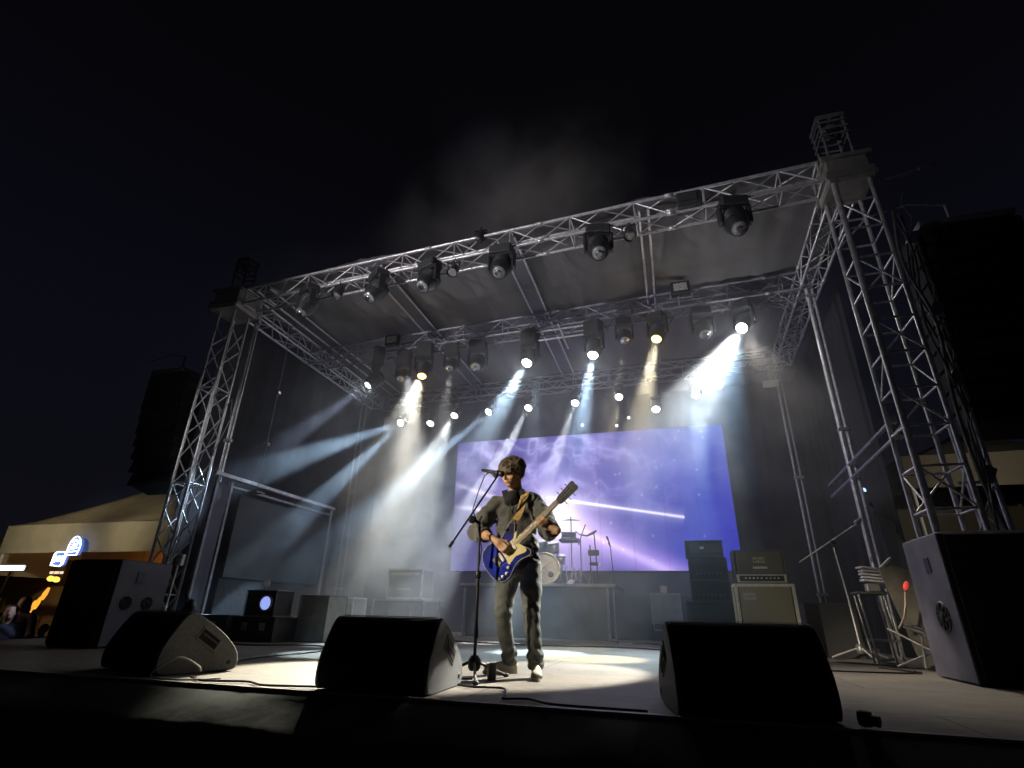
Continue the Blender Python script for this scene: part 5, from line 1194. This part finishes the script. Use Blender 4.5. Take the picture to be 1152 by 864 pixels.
fixn(MB().prism(pg,.0225,None,.0196).build('pickguard',mat('cream_pickguard',(.66,.56,.24),.4,0,.08,9),bo))
q=MB()
for x in(.165,.225,.30): q.box((x,0,.026),(.026,.078,.009),bev=.004)
q.build('pickup',mat('ivory_pickup',(.7,.68,.55),.4),bo)
MB().box((.115,0,.024),(.045,.08,.010),bev=.003).build('bridge',CHROME,bo)
for (x,y) in((.165,-.10),(.125,-.125),(.085,-.12)): MB().lathe([(.013,0),(.012,.014),(.005,.016)],(x,y,.0195),None,12).build('control_knob',WHT,bo)
MB().tube((.205,-.085,.022),(.21,-.09,.04),.003).build('selector_switch',CHROME,bo)
MB().box((.045,-.11,.020),(.03,.022,.004),bev=.002).build('jack_plate',CHROME,bo)
q=MB(); q.path([(.11,-.03,.03),(.12,-.06,.05),(.19,-.075,.06)],.003,6); q.build('whammy_bar',CHROME,bo)
nk=MB(); M=Matrix.Identity(4)
nk.prism([(.30,-.025),(.79,-.0185),(.79,.0185),(.30,.025)],.016,M,.002); nk.tube((.30,0,.004),(.79,0,.002),.022,12,r2=.018); no=fixn(nk.build('neck',mat('pale_maple',(.42,.30,.17),.4,0,.12,25,stretch=(1,8,8)),t))
MB().prism([(.302,-.0245),(.788,-.018),(.788,.018),(.302,.0245)],.021,M,.0162).build('fretboard',mat('tan_fretboard',(.30,.225,.14),.45,0,.15,30),no)
q=MB(); L0=.648
for k in range(1,22):
    x=.115+L0*2**(-k/12)   # distance from the bridge side
    x=.79-(L0-L0*2**(-k/12)); w_=.018+.0063*(.79-x)/.49
    q.box((x,0,.0215),(.0018,w_*2,.002))
q.build('frets',CHROME,no)
q=MB()
for k in(3,5,7,9,12,15): 
    x=.79-(L0-L0*2**(-(k-.5)/12)); q.lathe([(.003,0),(.003,.0008)],(x,0,.0211),None,8)
q.build('fret_markers',BLK,no)
hs=chk([(.785,-.020),(.785,.020),(.805,.030),(.83,.034),(.93,.040),(.975,.046),(.992,.030),(.985,.005),(.992,-.020),(.975,-.040),(.93,-.036),(.83,-.034),(.805,-.030)],1)
hd=fixn(MB().prism(hs,.006,M,-.010).build('headstock',mat('dark_headstock',(.010,.009,.008),.35,0,.2,20),t))
q=MB()
for i in range(3):
    for s_ in(-1,1):
        x=.835+i*.045; q.lathe([(.005,.006),(.004,.018),(.003,.02)],(x,s_*.016,0),None,10); q.tube((x,s_*.034,-.002),(x,s_*.052,-.002),.003,6); q.lathe([(.009,-.004),(.009,.004)],(x,s_*.056,-.002),rot_to((1,0,0)),10)
q.build('tuning_pegs',CHROME,hd)
q=MB()
for i in range(6):
    y=(i-2.5)/2.5; q.tube((.115,y*.026,.031),(.788,y*.017,.0245),.0009,4)
    q.tube((.788,y*.017,.0245),(.835+.045*(i%3),y*.016,.012),.0009,4)
q.build('strings',mat('string_steel',(.5,.48,.42),.3,1),no)
# strap: over the shoulder down to the upper horn, and round to the tail
def ribbon(pts,nr,w_,th=.003):
    mb=MB(); pts=[V(p) for p in pts]; L_=len(pts); vs=[]
    for i,p in enumerate(pts):
        d=(pts[min(i+1,L_-1)]-pts[max(i-1,0)]).normalized(); n_=V(nr[i]).normalized(); s_=d.cross(n_).normalized()
        for a,b_ in((-1,0),(1,0),(1,1),(-1,1)): vs.append(p+s_*a*w_/2+n_*b_*th)
    mb.add(vs,[(i*4+k,i*4+(k+1)%4,(i+1)*4+(k+1)%4,(i+1)*4+k) for i in range(L_-1) for k in range(4)]); return mb
hn=gp(.405,.135,.02)
pts=[(-1.245,4.62,1.10),(-1.20,4.60,1.28),(-1.180,4.53,1.400),(-1.178,4.46,1.428),(-1.180,4.38,1.405),(-1.188,4.315,1.33),(-1.196,4.280,1.25),(-1.205,4.245,1.19),tuple(hn)]
nr=[(0,1,0),(.1,1,.3),(.1,.6,1),(.1,0,1),(.1,-.8,1),(.05,-1,.4),(0,-1,.1),(0,-1,.1),(0,-1,.1)]
sm_=bpy.data.materials.new('tan_patterned_strap'); sm_.use_nodes=True; nt=sm_.node_tree; bb=nt.nodes['Principled BSDF']; tc=nt.nodes.new('ShaderNodeTexCoord'); vo=nt.nodes.new('ShaderNodeTexVoronoi'); vo.inputs['Scale'].default_value=46; nt.links.new(tc.outputs['Object'],vo.inputs['Vector'])
rr=nt.nodes.new('ShaderNodeValToRGB'); rr.color_ramp.elements[0].color=(.22,.12,.04,1); rr.color_ramp.elements[1].color=(.62,.42,.16,1); rr.color_ramp.elements[0].position=.15; rr.color_ramp.elements[1].position=.5; nt.links.new(vo.outputs['Distance'],rr.inputs[0]); nt.links.new(rr.outputs[0],bb.inputs['Base Color']); bb.inputs['Roughness'].default_value=.6
GI=GM_.inverted()
st=ribbon(pts,nr,.060); st.v=[tuple(GI@V(v)) for v in st.v]; fixn(st.build('strap',sm_,t))

# ------------------------------------------------------------------ crowd beyond the stage
def bystander(x,y,rz,hgt,label,shirt,hair,pose=0,skin=None,lift=-1.2):
    t=thing('person',label,'person',(x,y,lift),rz,'people in the crowd'); k=hgt/1.72
    S=lambda lo,hi,h=.016:SDF(lo,hi,h)
    b=S((-.5,-.45,-.02),(.5,.4,1.8))
    b.ell((0,-.01,1.60),(.076,.095,.105),.02); b.ell((0,-.05,1.545),(.056,.06,.06),.02); b.ell((0,-.108,1.585),(.012,.016,.02),.006); b.cap((0,0,1.52),(0,.01,1.40),.055,.06,.02)
    for s_ in(-1,1): b.ell((s_*.078,0,1.585),(.012,.02,.03),.004); b.ell((s_*.032,-.095,1.60),(.014,.012,.010),.004,sub=True)
    b.chain([(0,.01,1.3,.12),(0,.01,.95,.12)],.04)
    for s_ in(-1,1):
        el=(s_*.25,-.02,1.10); ha=(s_*.22,-.20,1.0) if pose==0 else (s_*.10,-.26,1.34)
        b.chain([(s_*.19,.01,1.38,.05),(*el,.042),(*ha,.03)],.02); b.ell((ha[0]-s_*.01,ha[1]-.05,ha[2]),(.035,.05,.025),.01)
        for f in range(4): b.cap((ha[0]+(-.024+.016*f),ha[1]-.08,ha[2]),(ha[0]+(-.026+.017*f),ha[1]-.12,ha[2]-.03),.008,.007,0)
        b.chain([(s_*.09,.02,.9,.085),(s_*.10,0,.48,.06),(s_*.10,.03,.08,.042)],.02); b.cap((s_*.10,.03,.04),(s_*.11,-.12,.035),.042,.035,.01)
    o=b.mesh('body_skin',skin or mat('dim_skin',(.36,.22,.16),.6),t); o.scale=(k,)*3
    s=S((-.5,-.4,.72),(.5,.4,1.55)); s.ell((0,.01,1.28),(.20,.13,.18),.05); s.ell((0,.01,1.0),(.18,.135,.24),.06); s.cap((-.16,.01,1.39),(.16,.01,1.39),.065,.065,.03)
    for s_ in(-1,1):
        el=(s_*.25,-.02,1.10); ha=(s_*.22,-.20,1.0) if pose==0 else (s_*.10,-.26,1.34); s.chain([(s_*.19,.01,1.37,.068),(*el,.062),(el[0]*.45+ha[0]*.55,el[1]*.45+ha[1]*.55,el[2]*.45+ha[2]*.55,.05)],.03)
    s.disp(lambda X,Y,Z:.006*np.sin(Z*40+X*30)); o=s.mesh('top',shirt,t); o.scale=(k,)*3
    s=S((-.4,-.3,.06),(.4,.35,1.02)); s.ell((0,.02,.9),(.17,.125,.10),.04)
    for s_ in(-1,1): s.chain([(s_*.09,.02,.88,.10),(s_*.10,0,.48,.075),(s_*.10,.03,.10,.062)],.02)
    o=s.mesh('trousers',BTEE,t); o.scale=(k,)*3
    s=S((-.2,-.2,1.3),(.2,.25,1.8),.012); s.ell((0,.03,1.635),(.09,.10,.095),.02)
    if hair: s.ell((0,.07,1.50),(.10,.06,.16),.03)
    s.ell((0,-.12,1.57),(.06,.05,.075),.01,sub=True); s.disp(lambda X,Y,Z:.006*np.sin(X*160)*np.sin(Y*150+Z*90)); o=s.mesh('hair',mat('black_hair',(.012,.01,.01),.6),t); o.scale=(k,)*3
    return t
NAVY=mat('dark_navy_top',(.012,.013,.03),.9); MAR=mat('dark_maroon_top',(.05,.018,.022),.9); GRT=mat('dim_grey_top',(.05,.05,.055),.9); PAL=mat('pale_top',(.3,.27,.24),.9)
bystander(-9.85,6.25,.9,1.62,'dark-haired person in a navy top nearest the loudspeaker side of the crowd',NAVY,True)
bystander(-11.75,7.2,1.2,1.74,'taller person in a dark grey top standing just behind the navy-topped one',GRT,False,1)
bystander(-11.25,7.3,.6,1.76,'dark-haired person in a maroon top closest to the lanterns in the crowd',MAR,True)
bystander(-11.0,7.6,.3,1.30,'short person in a pale top half hidden behind the loudspeaker',PAL,False)
t=thing('added_lamp_post','unseen lamp post added to light the crowd before the tent','added lamp',(-13.5,3.2,-1.2)); MB().tube((0,0,0),(0,0,3.9),.05).build('post',STEEL,t); MB().sph((0,0,4.0),.12,12,(1,1,.6)).build('lamp_head',STEEL,t)
spot((-13.4,3.4,2.6),(-10.8,7.0,.2),75,50,(1,.8,.6),.8,.1)  # unseen lamp added so that the crowd shows up

# ------------------------------------------------------------------ stage smoke (real volumes)
def smoke(name,lo,hi,base,blobs,nscale=1.25,contrast=(.46,.58),g=.35,col=(.9,.93,1.0),edge=.5,floor_n=.32):
    lo,hi=V(lo),V(hi); mb=MB(); mb.box((lo+hi)/2,hi-lo)
    m=bpy.data.materials.new(name+'_volume'); m.use_nodes=True; nt=m.node_tree; nt.nodes.clear(); N=nt.nodes.new; L=nt.links.new
    o=N('ShaderNodeOutputMaterial'); pv=N('ShaderNodeVolumePrincipled'); pv.inputs['Color'].default_value=(*col,1); pv.inputs['Anisotropy'].default_value=g; L(pv.outputs[0],o.inputs['Volume'])
    tc=N('ShaderNodeTexCoord'); P=tc.outputs['Object']
    def math_(op,a,b=None):
        n=N('ShaderNodeMath'); n.operation=op
        for i,x in enumerate((a,b)):
            if x is None: continue
            if isinstance(x,(int,float)): n.inputs[i].default_value=x
            else: L(x,n.inputs[i])
        return n.outputs[0]
    n=N('ShaderNodeTexNoise'); n.inputs['Scale'].default_value=nscale; n.inputs['Detail'].default_value=4; n.inputs['Roughness'].default_value=.6; n.inputs['Distortion'].default_value=.6; L(P,n.inputs['Vector'])
    mr=N('ShaderNodeMapRange'); mr.inputs['From Min'].default_value=contrast[0]; mr.inputs['From Max'].default_value=contrast[1]; mr.inputs['To Min'].default_value=floor_n; mr.inputs['To Max'].default_value=1; L(n.outputs['Fac'],mr.inputs[0])
    tot=None
    for (c,s_,a) in blobs:
        mp=N('ShaderNodeMapping'); mp.inputs['Scale'].default_value=[1/q for q in s_]; mp.inputs['Location'].default_value=[-c[i]/s_[i] for i in range(3)]; L(P,mp.inputs[0])
        ln=N('ShaderNodeVectorMath'); ln.operation='DOT_PRODUCT'; L(mp.outputs[0],ln.inputs[0]); L(mp.outputs[0],ln.inputs[1])
        e_=math_('MULTIPLY',math_('POWER',2.718,math_('MULTIPLY',ln.outputs['Value'],-1.0)),a); tot=e_ if tot is None else math_('ADD',tot,e_)
    d=math_('MULTIPLY',math_('ADD',tot,base),mr.outputs[0])
    # fade out toward the walls of the domain
    sx=N('ShaderNodeSeparateXYZ'); L(P,sx.inputs[0])
    f=None
    for i in range(3):
        for v,sg in((lo[i],1),(hi[i],-1)):
            q=N('ShaderNodeMapRange'); q.interpolation_type='SMOOTHSTEP'; q.inputs['From Min'].default_value=v; q.inputs['From Max'].default_value=v+sg*(edge if i<2 else edge*.6); L(sx.outputs[i],q.inputs[0])
            if i==2 and sg==1 and lo[2]<.2: continue
            f=q.outputs[0] if f is None else math_('MULTIPLY',f,q.outputs[0])
    L(math_('MULTIPLY',d,f),pv.inputs['Density'])
    ob=mb.build(name,m); ob['kind']='stuff'; return ob
smoke('stage_smoke',(-8.3,5.2,.03),(3.1,13.4,5.9),SM_BASE,[((-5.6,10.9,2.2),(1.7,.8,1.4),.85),((-6.3,9.2,2.6),(1.5,1.0,1.5),.22),((-2.0,9.2,4.3),(4.2,1.3,1.0),.045),((-3.0,10.5,.7),(2.2,.7,.8),.50),((-5.2,9.0,1.0),(1.6,.8,.9),.16),((-4.0,9.6,.9),(2.4,1.6,.8),.10),((.2,10.2,3.9),(2.0,1.6,1.5),.08),((-3.2,11.0,4.2),(3.0,1.5,1.4),.10),((-6.5,9.0,4.0),(1.3,1.5,1.0),.10),((.8,8.2,3.6),(1.6,1.4,1.3),.03)])
smoke('drifting_smoke',(-8.5,7.5,6.7),(.5,12.5,16.0),.0,[((-4.9,9.6,11.6),(1.4,1.5,1.4),.50),((-4.9,9.5,9.2),(1.5,1.5,1.2),.20),((-2.2,9.6,9.4),(1.4,1.5,1.3),.26)],nscale=.75,g=0,col=(.88,.84,.78),contrast=(.40,.60),floor_n=.12)
# upward beam lamp added unseen behind the stage to brighten the drifting smoke
t=thing('added_sky_beam','unseen beam lamp added on the ground behind the stage to light the smoke','stage lamp',(-4.2,17.0,-1.2)); MB().box((0,0,0.300),(.5,.5,0.600),bev=.03).build('base',BLK,t); MB().lathe([(.1,-.25),(.2,-.15),(.22,0.600),(.2,0.640)],(0,-.05,1.500),rot_to((-.02,-.5,1)),18).build('head',BLK,t); MB().box((.26,0,1.000),(.05,.14,1.200),bev=.01).box((-.26,0,1.000),(.05,.14,1.200),bev=.01).build('yoke',BLK,t)
spot((-4.2,16.75,-.1),(-3.9,9.6,11.2),2600,26,(1,.95,1.760),.9,.1)

# ------------------------------------------------------------------ render settings
scene.render.engine='CYCLES'
scene.view_settings.view_transform='Standard'; scene.view_settings.look='None'; scene.view_settings.exposure=.28; scene.view_settings.gamma=1
cy_=scene.cycles
cy_.use_denoising=True; cy_.max_bounces=6; cy_.diffuse_bounces=3; cy_.glossy_bounces=3; cy_.volume_bounces=0; cy_.transparent_max_bounces=6
cy_.sample_clamp_indirect=3.0; cy_.volume_step_rate=2.0; cy_.volume_max_steps=128
